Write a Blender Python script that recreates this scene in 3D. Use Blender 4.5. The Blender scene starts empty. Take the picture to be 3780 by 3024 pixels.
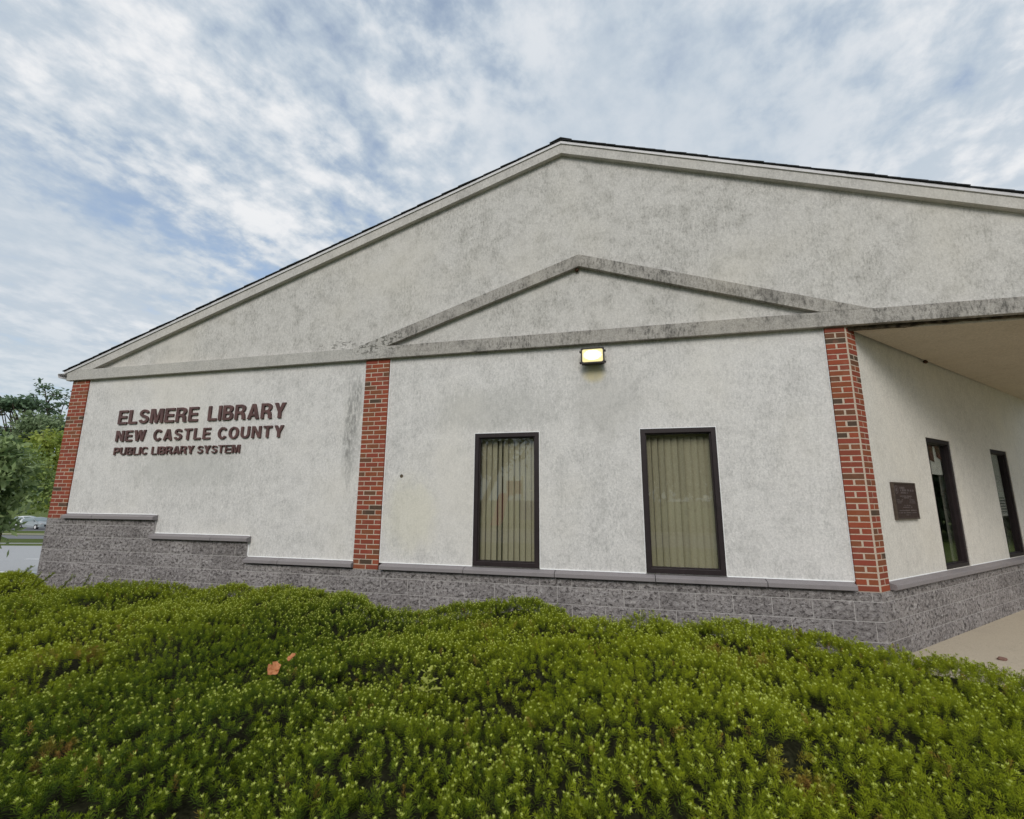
import bpy, bmesh, math, random
import numpy as np
from mathutils import Vector, Matrix
from mathutils.geometry import tessellate_polygon
random.seed(7)
S = bpy.context.scene
COL = S.collection
R = math.radians

# ------------------------------------------------------------------ camera
YAW, PIT, ROL = 0.2398, 0.1907, 0.0060
CAM = Vector((-2.6274, -6.1177, 0.9641))
F_ = Vector((-math.sin(YAW) * math.cos(PIT), math.cos(YAW) * math.cos(PIT), math.sin(PIT)))
r0 = Vector((math.cos(YAW), math.sin(YAW), 0))
u0 = r0.cross(F_)
R_ = math.cos(ROL) * r0 + math.sin(ROL) * u0
U_ = -math.sin(ROL) * r0 + math.cos(ROL) * u0
cd = bpy.data.cameras.new('camera')
cam = bpy.data.objects.new('camera', cd)
COL.objects.link(cam)
cam.matrix_world = Matrix(((R_.x, U_.x, -F_.x, CAM.x), (R_.y, U_.y, -F_.y, CAM.y), (R_.z, U_.z, -F_.z, CAM.z), (0, 0, 0, 1)))
cd.sensor_fit = 'HORIZONTAL'; cd.sensor_width = 36.0
cd.lens = 1723.1 / 3780 * 36.0
cd.clip_start = 0.05; cd.clip_end = 3000
S.camera = cam

# ------------------------------------------------------------------ view, world, sun
S.view_settings.view_transform = 'Standard'
S.view_settings.look = 'None'
S.view_settings.gamma = 1.0
S.view_settings.use_curve_mapping = False
S.view_settings.exposure = 0.3
SUN_EL, SUN_AZ = R(36), R(176)          # azimuth measured clockwise from +Y
SKY_STRENGTH = 0.15
CLOUD_GAIN = 1.0


class NT:
    """small node-tree writer"""
    def __init__(s, tree):
        s.t = tree; s.n = tree.nodes; s.l = tree.links
    def add(s, typ, **kw):
        nd = s.n.new(typ)
        for k, v in kw.items():
            if k == 'inp':
                for a, b in v.items():
                    if hasattr(b, 'is_output'):
                        s.l.new(b, nd.inputs[a])
                    else:
                        nd.inputs[a].default_value = b
            else:
                setattr(nd, k, v)
        return nd
    def math(s, op, a, b=0.0, c=None, clamp=False):
        d = {0: a, 1: b}
        if c is not None: d[2] = c
        return s.add('ShaderNodeMath', operation=op, use_clamp=clamp, inp=d).outputs[0]
    def vmath(s, op, a, b=(0, 0, 0)):
        nd = s.add('ShaderNodeVectorMath', operation=op, inp={0: a, 1: b})
        return nd.outputs[1] if op in ('DOT_PRODUCT', 'LENGTH', 'DISTANCE') else nd.outputs[0]
    def smooth(s, v, a, b, lo=0.0, hi=1.0):
        return s.add('ShaderNodeMapRange', interpolation_type='SMOOTHSTEP', inp={0: v, 1: a, 2: b, 3: lo, 4: hi}).outputs[0]
    def noise(s, vec, scale, detail=4.0, rough=0.55, dist=0.0, dim='3D'):
        return s.add('ShaderNodeTexNoise', noise_dimensions=dim, inp={'Vector': vec, 'Scale': scale, 'Detail': detail, 'Roughness': rough, 'Distortion': dist}).outputs['Fac']
    def mix(s, f, a, b, mode='MIX'):
        nd = s.add('ShaderNodeMix', data_type='RGBA', blend_type=mode, clamp_factor=True)
        for i, v in ((0, f), (6, a), (7, b)):
            if hasattr(v, 'is_output'): s.l.new(v, nd.inputs[i])
            else: nd.inputs[i].default_value = (v if i == 0 else (*v[:3], 1.0))
        return nd.outputs[2]


W = bpy.data.worlds.new('World'); S.world = W; W.use_nodes = True
w = NT(W.node_tree); w.n.clear()
sky = w.add('ShaderNodeTexSky', sky_type='NISHITA', sun_disc=False, sun_elevation=SUN_EL, sun_rotation=SUN_AZ, air_density=1.0, dust_density=0.4, ozone_density=1.6)
tc = w.add('ShaderNodeTexCoord').outputs['Generated']
sep = w.add('ShaderNodeSeparateXYZ', inp={0: tc})
zz = w.math('ADD', w.math('MAXIMUM', sep.outputs[2], 0.0), 0.16)
px = w.math('DIVIDE', sep.outputs[0], zz); py = w.math('DIVIDE', sep.outputs[1], zz)
pl = w.add('ShaderNodeCombineXYZ', inp={0: px, 1: py}).outputs[0]          # cloud-deck coordinates
def cloud_noise(scale, rot, stretch, detail, rough, dist, off):
    q = w.add('ShaderNodeMapping', vector_type='TEXTURE', inp={0: pl, 'Location': off, 'Rotation': (0, 0, R(rot)), 'Scale': (stretch, 1.0, 1)}).outputs[0]
    return w.noise(q, scale, detail, rough, dist)


big = cloud_noise(1.0, 75, 1.7, 3, 0.5, 0.2, (5.1, 3.2, 0))            # large banks and gaps
roll = cloud_noise(4.4, 75, 1.2, 8, 0.58, 0.12, (0.4, 7.3, 0))          # long rolls
puff = cloud_noise(13.0, 75, 1.05, 7, 0.58, 0.12, (2.0, 4.4, 0))          # small puffs
zone = w.smooth(cloud_noise(0.55, 0, 1.0, 2, 0.4, 0.0, (1.2, 6.7, 0)), 0.40, 0.62)   # where the deck breaks into puffs
det = w.math('ADD', w.math('MULTIPLY', roll, 0.58), w.math('MULTIPLY', puff, 0.42))
thick = w.math('ADD', w.math('MULTIPLY', big, 0.50), w.math('MULTIPLY', det, w.math('ADD', 0.42, w.math('MULTIPLY', zone, 0.30))))
cover = w.smooth(thick, w.math('ADD', 0.335, w.math('MULTIPLY', zone, 0.135)), w.math('ADD', 0.48, w.math('MULTIPLY', zone, 0.105)), 0.42, 1.0)
lum = w.smooth(det, 0.42, 0.62)
lum = w.math('ADD', w.math('MULTIPLY', lum, w.math('ADD', 0.26, w.math('MULTIPLY', zone, 0.74))), w.math('MULTIPLY', w.smooth(big, 0.35, 0.7), 0.22), clamp=True)
ccol = w.mix(lum, (0.395, 0.465, 0.54), (0.70, 0.71, 0.725))
hor = w.smooth(sep.outputs[2], -0.02, 0.30)
ccol = w.mix(hor, (0.46, 0.535, 0.585), ccol)
cl = w.vmath('SCALE', ccol); cl.node.inputs[3].default_value = CLOUD_GAIN
bgs = w.add('ShaderNodeBackground', inp={0: sky.outputs[0], 1: SKY_STRENGTH})
bgc = w.add('ShaderNodeBackground', inp={0: cl, 1: 1.0})
mx = w.add('ShaderNodeMixShader', inp={0: cover, 1: bgs.outputs[0], 2: bgc.outputs[0]})
w.add('ShaderNodeOutputWorld', inp={0: mx.outputs[0]})

sl = bpy.data.lights.new('sun', 'SUN'); sl.energy = 1.5; sl.angle = R(28); sl.color = (1.0, 0.955, 0.89)
sun = bpy.data.objects.new('sun', sl); COL.objects.link(sun)
sdir = Vector((math.sin(SUN_AZ) * math.cos(SUN_EL), math.cos(SUN_AZ) * math.cos(SUN_EL), math.sin(SUN_EL)))
sun.rotation_euler = sdir.to_track_quat('Z', 'Y').to_euler(); sun.location = (-6, -12, 14)

# ------------------------------------------------------------------ helpers
WL = {}


def tag(o, label=None, cat=None, group=None, kind=None):
    for k, v in (('label', label), ('category', cat), ('group', group), ('kind', kind)):
        if v: o[k] = v
    return o


def place(o, parent=None, loc=(0, 0, 0), rz=0.0):
    COL.objects.link(o)
    loc = Vector(loc)
    WL[o.name] = loc
    if parent is not None:
        o.parent = parent
        o.location = loc - WL[parent.name]
    else:
        o.location = loc
    if rz: o.rotation_euler = (0, 0, rz)
    return o


def empty(name, loc, label, cat, group=None):
    o = bpy.data.objects.new(name, None); o.empty_display_size = 0.2
    place(o, None, loc)
    return tag(o, label, cat, group)


def me(name, V, Fc, mat=None, smooth=False, recalc=True):
    m = bpy.data.meshes.new(name)
    m.from_pydata([tuple(v) for v in V], [], Fc)
    if recalc:
        b = bmesh.new(); b.from_mesh(m); bmesh.ops.recalc_face_normals(b, faces=b.faces[:]); b.to_mesh(m); b.free()
    if mat: m.materials.append(mat)
    if smooth:
        m.polygons.foreach_set('use_smooth', [True] * len(m.polygons))
    return m


def obj(name, mesh, parent=None, loc=(0, 0, 0), rz=0.0, origin=True):
    """links a mesh given in parent/world coordinates; its origin is moved to the middle of its base"""
    o = bpy.data.objects.new(name, mesh)
    return place(o, parent, loc, rz)


BF = [(0, 3, 2, 1), (4, 5, 6, 7), (0, 1, 5, 4), (1, 2, 6, 5), (2, 3, 7, 6), (3, 0, 4, 7)]


class MB:
    """collects shapes into one mesh"""
    def __init__(s): s.V = []; s.F = []
    def add(s, V, Fc):
        k = len(s.V); s.V += [tuple(v) for v in V]; s.F += [tuple(i + k for i in f) for f in Fc]; return s
    def box(s, x0, x1, y0, y1, z0, z1):
        return s.add([(x0, y0, z0), (x1, y0, z0), (x1, y1, z0), (x0, y1, z0), (x0, y0, z1), (x1, y0, z1), (x1, y1, z1), (x0, y1, z1)], BF)
    def sbox(s, x0, x1, o0, o1, z0, z1):
        """box on the angled wall: x along the wall, o into the building"""
        return s.add([W45(*p) for p in ((x0, o0, z0), (x1, o0, z0), (x1, o1, z0), (x0, o1, z0), (x0, o0, z1), (x1, o0, z1), (x1, o1, z1), (x0, o1, z1))], BF)
    def tube(s, pts, rad, n=6, cap=True):
        k0 = len(s.V); pts = [Vector(p) for p in pts]
        for i, p in enumerate(pts):
            d = (pts[min(i + 1, len(pts) - 1)] - pts[max(i - 1, 0)]).normalized()
            a = d.orthogonal().normalized(); b = d.cross(a)
            rr = rad[i] if hasattr(rad, '__len__') else rad
            for j in range(n):
                t = 2 * math.pi * j / n
                s.V.append(tuple(p + a * rr * math.cos(t) + b * rr * math.sin(t)))
        for i in range(len(pts) - 1):
            for j in range(n):
                q = (j + 1) % n
                s.F.append((k0 + i * n + j, k0 + i * n + q, k0 + (i + 1) * n + q, k0 + (i + 1) * n + j))
        if cap:
            s.F.append(tuple(k0 + j for j in range(n))); s.F.append(tuple(k0 + (len(pts) - 1) * n + j for j in range(n)))
        return s
    def lathe(s, prof, c, n=16, axis='z'):
        k0 = len(s.V); c = Vector(c)
        for r_, h in prof:
            for j in range(n):
                t = 2 * math.pi * j / n
                v = (r_ * math.cos(t), r_ * math.sin(t), h)
                if axis == 'y': v = (v[0], v[2], v[1])
                if axis == 'x': v = (v[2], v[0], v[1])
                s.V.append(tuple(c + Vector(v)))
        for i in range(len(prof) - 1):
            for j in range(n):
                q = (j + 1) % n
                s.F.append((k0 + i * n + j, k0 + i * n + q, k0 + (i + 1) * n + q, k0 + (i + 1) * n + j))
        s.F.append(tuple(k0 + j for j in range(n))); s.F.append(tuple(k0 + (len(prof) - 1) * n + j for j in range(n)))
        return s
    def prism(s, loops, a0, a1, to):
        """loops of 2-D points (first outer, then holes) swept from depth a0 to a1; to(u, v, a) gives 3-D"""
        flat = [p for lp in loops for p in lp]
        tris = tessellate_polygon([[Vector((p[0], p[1], 0)) for p in lp] for lp in loops])
        k = len(s.V); n = len(flat)
        s.V += [tuple(to(p[0], p[1], a0)) for p in flat] + [tuple(to(p[0], p[1], a1)) for p in flat]
        for t in tris:
            s.F.append((k + t[0], k + t[1], k + t[2])); s.F.append((k + n + t[2], k + n + t[1], k + n + t[0]))
        o = 0
        for lp in loops:
            m = len(lp)
            for i in range(m):
                j = (i + 1) % m
                s.F.append((k + o + i, k + o + j, k + n + o + j, k + n + o + i))
            o += m
        return s
    def build(s, name, mat, parent=None, smooth=False, bevel=0.0):
        """mesh object with its origin at the middle of its base"""
        V = np.array(s.V, float)
        c = Vector(((V[:, 0].min() + V[:, 0].max()) / 2, (V[:, 1].min() + V[:, 1].max()) / 2, V[:, 2].min()))
        m = me(name, [Vector(v) - c for v in s.V], s.F, mat, smooth)
        o = obj(name, m, parent, c)
        if bevel:
            b = o.modifiers.new('bevel', 'BEVEL'); b.width = bevel; b.segments = 2; b.limit_method = 'ANGLE'
        return o


Q2 = 2 ** -0.5


def W45(s, off, z): return Vector((s * Q2 - off * Q2, s * Q2 + off * Q2, z))
def XZ(x, z, y): return Vector((x, y, z))


# ------------------------------------------------------------------ materials
def mat(name):
    m = bpy.data.materials.new(name); m.use_nodes = True
    t = NT(m.node_tree); t.n.clear()
    p = t.add('ShaderNodeBsdfPrincipled')
    t.add('ShaderNodeOutputMaterial', inp={0: p.outputs[0]})
    t.p = p
    return m, t


def setp(t, **kw):
    for k, v in kw.items():
        k = {'col': 'Base Color', 'rough': 'Roughness', 'metal': 'Metallic', 'nrm': 'Normal', 'spec': 'Specular IOR Level'}[k]
        if hasattr(v, 'is_output'): t.l.new(v, t.p.inputs[k])
        else: t.p.inputs[k].default_value = (*v, 1.0) if k == 'Base Color' else v


def bump(t, h, strength, dist=0.01):
    return t.add('ShaderNodeBump', inp={'Height': h, 'Strength': strength, 'Distance': dist}).outputs[0]


def pos(t): return t.add('ShaderNodeNewGeometry').outputs['Position']


def spot(t, P, c, r, wob=None, k=1.0):
    """soft blob mask round a world point; r = half sizes"""
    d = t.vmath('DIVIDE', t.vmath('SUBTRACT', P, c), r)
    ln = t.vmath('LENGTH', d)
    if wob is not None: ln = t.math('ADD', ln, t.math('MULTIPLY', t.math('SUBTRACT', wob, 0.5), k))
    return t.smooth(ln, 1.0, 0.35)


def m_stucco(name, base, dirt, amount, top=False):
    m, t = mat(name); P = pos(t)
    fine = t.noise(P, 55, 5, 0.7)
    grain = t.noise(P, 170, 3, 0.6)
    sm = t.vmath('MULTIPLY', P, (1.0, 1.0, 0.16))
    streak = t.noise(sm, 9, 6, 0.62)
    st2 = t.noise(t.vmath('MULTIPLY', P, (1, 1, 0.3)), 28, 5, 0.7)
    patch = t.noise(P, 0.9, 4, 0.6)
    blot = t.noise(P, 4.2, 6, 0.68)
    g = t.math('MULTIPLY', t.smooth(streak, 0.42, 0.72), t.smooth(patch, 0.33, 0.68))
    dash = t.noise(t.vmath('MULTIPLY', P, (1, 1, 0.42)), 38, 6, 0.78)
    g1 = t.math('MULTIPLY', t.smooth(blot, 0.42, 0.72), 0.42)
    g2 = t.math('MULTIPLY', t.smooth(dash, 0.47, 0.62), t.smooth(t.math('ADD', patch, t.math('MULTIPLY', t.math('SUBTRACT', blot, 0.5), 0.6)), 0.30, 0.62, 0.18, 1.0))
    g = t.math('ADD', t.math('ADD', t.math('MULTIPLY', g, 0.30), g1), t.math('MULTIPLY', g2, 0.62))
    f = t.math('MULTIPLY', g, amount, clamp=True)
    c = t.mix(f, base, dirt)
    sp = t.math('MULTIPLY', t.smooth(fine, 0.32, 0.70, 0.86, 1.09), t.smooth(t.noise(t.vmath('MULTIPLY', P, (1, 1, .45)), 30, 5, 0.75), 0.35, 0.65, 0.94, 1.04))
    c = t.mix(1.0, c, t.add('ShaderNodeCombineXYZ', inp={0: sp, 1: sp, 2: sp}).outputs[0], 'MULTIPLY')
    tn = t.noise(P, 0.55, 3, 0.5)
    c = t.mix(t.smooth(tn, 0.45, 0.75, 0, 0.5), c, tuple(v * k for v, k in zip(base, (1.02, 0.995, 0.92))))
    return m, t, c, P, dict(blot=blot, streak=streak, fine=fine, patch=patch, grain=grain, st2=st2)


# main wall
WALLB = (0.715, 0.69, 0.662)
M = {}
m, t, c, P, N = m_stucco('stucco', WALLB, (0.415, 0.405, 0.385), 0.72)
# black run-off stain left of the middle pilaster
q = t.vmath('DIVIDE', t.vmath('SUBTRACT', P, (-6.60, 0.03, 2.15)), (0.20, 1.0, 1.15))
ln = t.math('ADD', t.vmath('LENGTH', q), t.math('MULTIPLY', t.math('SUBTRACT', N['streak'], 0.5), 1.5))
c = t.mix(t.math('MULTIPLY', t.math('MULTIPLY', t.smooth(ln, 1.0, 0.2), t.smooth(N['st2'], 0.36, 0.60, 0.15, 1.0)), 0.72), c, (0.17, 0.168, 0.158))
# stain and yellow wash under the wall lamp
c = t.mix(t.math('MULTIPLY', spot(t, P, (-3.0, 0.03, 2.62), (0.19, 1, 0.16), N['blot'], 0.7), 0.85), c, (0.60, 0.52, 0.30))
c = t.mix(t.math('MULTIPLY', spot(t, P, (-2.85, 0.03, 2.2), (0.55, 1, 0.6), N['streak'], 1.6), 0.32), c, (0.38, 0.37, 0.345))
c = t.mix(t.math('MULTIPLY', spot(t, P, (-4.4, 0.03, 2.2), (1.3, 1, 0.45), N['st2'], 1.6), 0.34), c, (0.39, 0.385, 0.355))
# drips under the letters
c = t.mix(t.math('MULTIPLY', spot(t, P, (-9.6, 0.03, 1.45), (1.6, 1, 0.5), N['st2'], 2.2), 0.35), c, (0.40, 0.40, 0.37))
# warm lichen wash low down beside the middle pilaster
c = t.mix(t.math('MULTIPLY', spot(t, P, (-5.6, 0.03, 0.75), (0.55, 1, 0.7), N['blot'], 0.8), 0.4), c, (0.68, 0.64, 0.48))
# peeling render above the middle pilaster
pe = t.smooth(t.noise(t.vmath('MULTIPLY', P, (1, 1, 2.2)), 13, 5, 0.6), 0.55, 0.575)
c = t.mix(t.math('MULTIPLY', t.math('MULTIPLY', pe, spot(t, P, (-6.95, 0.03, 3.35), (0.6, 1, 0.14), N['blot'], 0.8)), 0.85), c, (0.26, 0.25, 0.23))
setp(t, col=c, rough=0.93, spec=0.15, nrm=bump(t, t.math('ADD', N['grain'], t.math('MULTIPLY', N['fine'], 0.8)), 0.55, 0.006))
M['stucco'] = m
m, t, c, P, N = m_stucco('gable_stucco', (0.625, 0.598, 0.562), (0.345, 0.33, 0.30), 1.0)
c = t.mix(t.math('MULTIPLY', t.math('MULTIPLY', t.smooth(t.noise(t.vmath('MULTIPLY', P, (1, 1, 2.2)), 13, 5, 0.6), 0.55, 0.575), spot(t, P, (-6.95, 0.03, 3.33), (0.6, 1, 0.14), N['blot'], 0.8)), 0.85), c, (0.24, 0.23, 0.21))
setp(t, col=c, rough=0.93, spec=0.15, nrm=bump(t, t.math('ADD', N['grain'], t.math('MULTIPLY', N['fine'], 0.8)), 0.55, 0.006))
M['gable'] = m
m, t, c, P, N = m_stucco('band_stucco', (0.455, 0.425, 0.385), (0.13, 0.122, 0.11), 1.3)
sx_ = t.add('ShaderNodeSeparateXYZ', inp={0: P}).outputs[0]
c = t.mix(t.math('MULTIPLY', t.smooth(t.math('ADD', sx_, t.math('MULTIPLY', N['blot'], 0.8)), -5.2, -6.2), 0.6), c, (0.58, 0.56, 0.52))
c = t.mix(t.math('MULTIPLY', t.smooth(t.noise(P, 70, 5, 0.75), 0.48, 0.62), 0.45), c, (0.17, 0.16, 0.145))
pe = t.smooth(t.noise(t.vmath('MULTIPLY', P, (1, 1, 1.6)), 15, 5, 0.62), 0.545, 0.565)
c = t.mix(t.math('MULTIPLY', t.math('MULTIPLY', pe, spot(t, P, (-6.2, -0.04, 3.3), (0.75, 1, 0.3), N['blot'], 0.8)), 0.9), c, (0.13, 0.125, 0.11))
setp(t, col=c, rough=0.93, spec=0.15, nrm=bump(t, t.math('ADD', N['grain'], t.math('MULTIPLY', N['fine'], 0.8)), 0.55, 0.006))
M['band'] = m
m, t, c, P, N = m_stucco('rake_stucco', (0.58, 0.552, 0.515), (0.34, 0.325, 0.30), 0.7)
setp(t, col=c, rough=0.93, spec=0.15, nrm=bump(t, N['grain'], 0.5, 0.006))
M['rake'] = m
m, t, c, P, N = m_stucco('porch_stucco', (0.70, 0.665, 0.605), (0.42, 0.395, 0.355), 0.4)
setp(t, col=c, rough=0.93, spec=0.15, nrm=bump(t, N['grain'], 0.5, 0.006))
M['porch'] = m
m, t, c, P, N = m_stucco('soffit_paint', (0.58, 0.505, 0.405), (0.40, 0.33, 0.24), 0.5)
setp(t, col=c, rough=0.9, spec=0.15, nrm=bump(t, N['grain'], 0.2, 0.004))
M['soffit'] = m

# brick: every brick object picks its own tone
m, t = mat('brick_clay'); P = pos(t)
rnd = t.add('ShaderNodeObjectInfo').outputs['Random']
cr = t.add('ShaderNodeValToRGB', inp={0: rnd}); cr.color_ramp.interpolation = 'CONSTANT'
el = cr.color_ramp.elements
cols = [(0.0, (0.264, 0.060, 0.033)), (0.16, (0.264, 0.061, 0.038)), (0.30, (0.293, 0.070, 0.035)), (0.46, (0.234, 0.060, 0.036)), (0.60, (0.244, 0.072, 0.033)),
        (0.74, (0.220, 0.077, 0.038)), (0.88, (0.146, 0.067, 0.038)), (0.95, (0.083, 0.056, 0.038))]
el[0].position = 0; el[0].color = (*cols[0][1], 1); el[1].position = cols[1][0]; el[1].color = (*cols[1][1], 1)
for a, b in cols[2:]:
    e = el.new(a); e.color = (*b, 1)
n1 = t.noise(P, 60, 5, 0.7); n2 = t.noise(P, 9, 3, 0.5)
c = t.mix(t.smooth(n1, 0.5, 0.75, 0, 0.5), cr.outputs[0], (0.14, 0.055, 0.04))
c = t.mix(t.smooth(n2, 0.5, 0.75, 0, 0.3), c, (0.36, 0.15, 0.10))
setp(t, col=c, rough=0.85, spec=0.2, nrm=bump(t, n1, 0.5, 0.004)); M['brick'] = m
m, t = mat('mortar'); P = pos(t); n1 = t.noise(P, 80, 4, 0.7)
setp(t, col=t.mix(t.smooth(n1, 0.3, 0.7), (0.45, 0.365, 0.285), (0.56, 0.46, 0.365)), rough=0.95, spec=0.1, nrm=bump(t, n1, 0.4, 0.003)); M['mortar'] = m

# split-face block
m, t = mat('split_block'); P = pos(t)
rnd = t.add('ShaderNodeObjectInfo').outputs['Random']
a1 = t.noise(P, 85, 4, 0.7); a2 = t.noise(t.vmath('MULTIPLY', P, (1, 1, 1.3)), 21, 7, 0.78, 0.4); a3 = t.noise(P, 1.1, 4, 0.6)
c = t.mix(rnd, (0.285, 0.258, 0.250), (0.385, 0.352, 0.340))
c = t.mix(t.smooth(a2, 0.46, 0.38, 0, 0.9), c, (0.58, 0.545, 0.525))
c = t.mix(t.smooth(a2, 0.51, 0.59, 0, 0.92), c, (0.06, 0.052, 0.05))
c = t.mix(t.smooth(a1, 0.58, 0.66, 0, 0.6), c, (0.68, 0.64, 0.615))
c = t.mix(t.smooth(a3, 0.46, 0.72, 0, 0.5), c, (0.14, 0.125, 0.12))
setp(t, col=c, rough=0.95, spec=0.12, nrm=bump(t, t.math('ADD', a2, t.math('MULTIPLY', a1, 0.3)), 1.0, 0.03)); M['block'] = m
m, t = mat('block_mortar'); P = pos(t); n1 = t.noise(P, 60, 4, 0.7)
setp(t, col=t.mix(t.smooth(n1, 0.35, 0.7), (0.39, 0.365, 0.35), (0.54, 0.51, 0.49)), rough=0.95, spec=0.1); M['bmortar'] = m
m, t = mat('ledge_stone'); P = pos(t); n1 = t.noise(P, 130, 4, 0.7); n2 = t.noise(P, 5, 4, 0.6)
c = t.mix(t.smooth(n1, 0.35, 0.7), (0.215, 0.195, 0.195), (0.315, 0.285, 0.285)); c = t.mix(t.smooth(n2, 0.5, 0.75, 0, 0.4), c, (0.17, 0.155, 0.155))
setp(t, col=c, rough=0.8, spec=0.25, nrm=bump(t, n1, 0.3, 0.003)); M['ledge'] = m


def flat(name, col, rough=0.6, metal=0.0, var=0.12, scale=20, spec=0.4, bmp=0.0):
    m, t = mat(name); P = pos(t); n1 = t.noise(P, scale, 4, 0.6)
    c = t.mix(t.smooth(n1, 0.3, 0.7), tuple(v * (1 - var) for v in col), tuple(min(1, v * (1 + var)) for v in col))
    kw = dict(col=c, rough=rough, metal=metal, spec=spec)
    if bmp: kw['nrm'] = bump(t, n1, bmp, 0.004)
    setp(t, **kw)
    return m


M['bronze'] = flat('bronze_frame', (0.024, 0.0165, 0.0175), 0.45, 0.0, 0.15, 12, 0.3)
M['sign'] = flat('brown_letter', (0.105, 0.050, 0.044), 0.5, 0.0, 0.25, 6, 0.4)
M['edge_halo'] = flat('white_halo', (0.90, 0.90, 0.89), 0.7, 0.0, 0.05, 30)  # bright halo along edges, put into a colour
M['slat'] = flat('blind_fabric', (0.47, 0.42, 0.31), 0.85, 0.0, 0.06, 40, 0.2)
M['white_metal'] = flat('white_metal', (0.62, 0.60, 0.60), 0.5, 0.0, 0.08, 10)
M['shingle'] = flat('asphalt_shingle', (0.045, 0.046, 0.048), 0.95, 0.0, 0.4, 90, 0.1, 0.4)
M['roomwall'] = flat('room_paint', (0.30, 0.28, 0.25), 0.9)
M['dark'] = flat('gap_and_rot', (0.085, 0.066, 0.045), 0.95, 0, 0.7, 14, 0.1)  # rotten gap and the shade of a hole, put into one dark brown
M['paper'] = flat('white_paper', (0.72, 0.70, 0.68), 0.8, 0, 0.04, 8)
M['ink'] = flat('grey_ink', (0.16, 0.16, 0.17), 0.8)
M['brown_reflection'] = flat('brown_reflection', (0.13, 0.062, 0.05), 0.9, 0, 0.3, 25)  # tone of a window reflection, put into the colour
M['plaque'] = flat('bronze_plaque', (0.058, 0.036, 0.031), 0.5, 0.3, 0.25, 30)
M['plaque_edge'] = flat('bronze_plaque_rim', (0.10, 0.075, 0.06), 0.42, 0.4, 0.2, 30)
M['plaque_text'] = flat('worn_bronze_text', (0.17, 0.135, 0.13), 0.45, 0.4, 0.2, 30)
M['nest'] = flat('mud_nest', (0.06, 0.032, 0.02), 0.95, 0, 0.4, 80, 0.1)
M['bark'] = flat('bark', (0.085, 0.065, 0.05), 0.95, 0, 0.4, 18, 0.1, 0.6)
M['pebble'] = flat('reddish_stone', (0.20, 0.11, 0.085), 0.8, 0, 0.3, 60)

m, t = mat('concrete_walk'); P = pos(t); n1 = t.noise(P, 120, 5, 0.75); n2 = t.noise(P, 1.4, 4, 0.6); n3 = t.noise(P, 14, 5, 0.7)
c = t.mix(t.smooth(n1, 0.3, 0.72), (0.44, 0.37, 0.275), (0.60, 0.525, 0.415)); c = t.mix(t.smooth(n2, 0.45, 0.75, 0, 0.35), c, (0.40, 0.34, 0.27))
c = t.mix(t.smooth(n3, 0.58, 0.70, 0, 0.45), c, (0.34, 0.285, 0.225))
c = t.mix(t.smooth(t.noise(P, 55, 2, 0.5), 0.70, 0.74, 0, 0.8), c, (0.16, 0.13, 0.10))
setp(t, col=c, rough=0.92, spec=0.15, nrm=bump(t, n1, 0.35, 0.003)); M['walk'] = m


def m_asph(name, lo, hi):
    m, t = mat(name); P = pos(t); n1 = t.noise(P, 45, 5, 0.75); n2 = t.noise(P, 0.5, 4, 0.6)
    c = t.mix(t.smooth(n1, 0.3, 0.7), lo, hi); c = t.mix(t.smooth(n2, 0.5, 0.75, 0, 0.3), c, lo)
    setp(t, col=c, rough=0.9, spec=0.2); return m


M['lot'] = m_asph('worn_asphalt', (0.33, 0.33, 0.335), (0.46, 0.46, 0.46))
M['road'] = m_asph('road_asphalt', (0.15, 0.15, 0.155), (0.22, 0.22, 0.225))
M['kerb'] = m_asph('kerb_concrete', (0.42, 0.38, 0.30), (0.55, 0.50, 0.40))
M['line'] = flat('white_road_paint', (0.80, 0.80, 0.78), 0.8, 0, 0.08, 20)
m, t = mat('grass_ground'); P = pos(t); n1 = t.noise(P, 8, 6, 0.75); n2 = t.noise(P, 0.4, 3, 0.5)
c = t.mix(t.smooth(n1, 0.3, 0.7), (0.055, 0.085, 0.02), (0.14, 0.17, 0.045)); c = t.mix(t.smooth(n2, 0.5, 0.7, 0, 0.5), c, (0.16, 0.17, 0.05))
setp(t, col=c, rough=0.95, spec=0.1, nrm=bump(t, n1, 0.8, 0.05)); M['grass'] = m
m, t = mat('mulch_soil'); P = pos(t); n1 = t.noise(P, 40, 5, 0.75)
setp(t, col=t.mix(t.smooth(n1, 0.3, 0.7), (0.03, 0.02, 0.013), (0.10, 0.068, 0.045)), rough=0.95, spec=0.1, nrm=bump(t, n1, 1, 0.02)); M['mulch'] = m

# window glass: clear pane with its own reflection
m = bpy.data.materials.new('window_glass'); m.use_nodes = True; t = NT(m.node_tree); t.n.clear()
tr = t.add('ShaderNodeBsdfTransparent', inp={0: (0.90, 0.91, 0.89, 1)}); gl = t.add('ShaderNodeBsdfGlossy', inp={0: (1, 1, 1, 1), 'Roughness': 0.0})
gn = t.add('ShaderNodeNewGeometry')
cs = t.math('ABSOLUTE', t.vmath('DOT_PRODUCT', gn.outputs['Normal'], gn.outputs['Incoming']))
fr = t.math('ADD', 0.043, t.math('MULTIPLY', t.math('POWER', t.math('SUBTRACT', 1.0, cs), 5.0), 0.957))     # same from both faces of the sheet
mxs = t.add('ShaderNodeMixShader', inp={0: fr, 1: tr.outputs[0], 2: gl.outputs[0]})
t.add('ShaderNodeOutputMaterial', inp={0: mxs.outputs[0]}); M['glass'] = m

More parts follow.
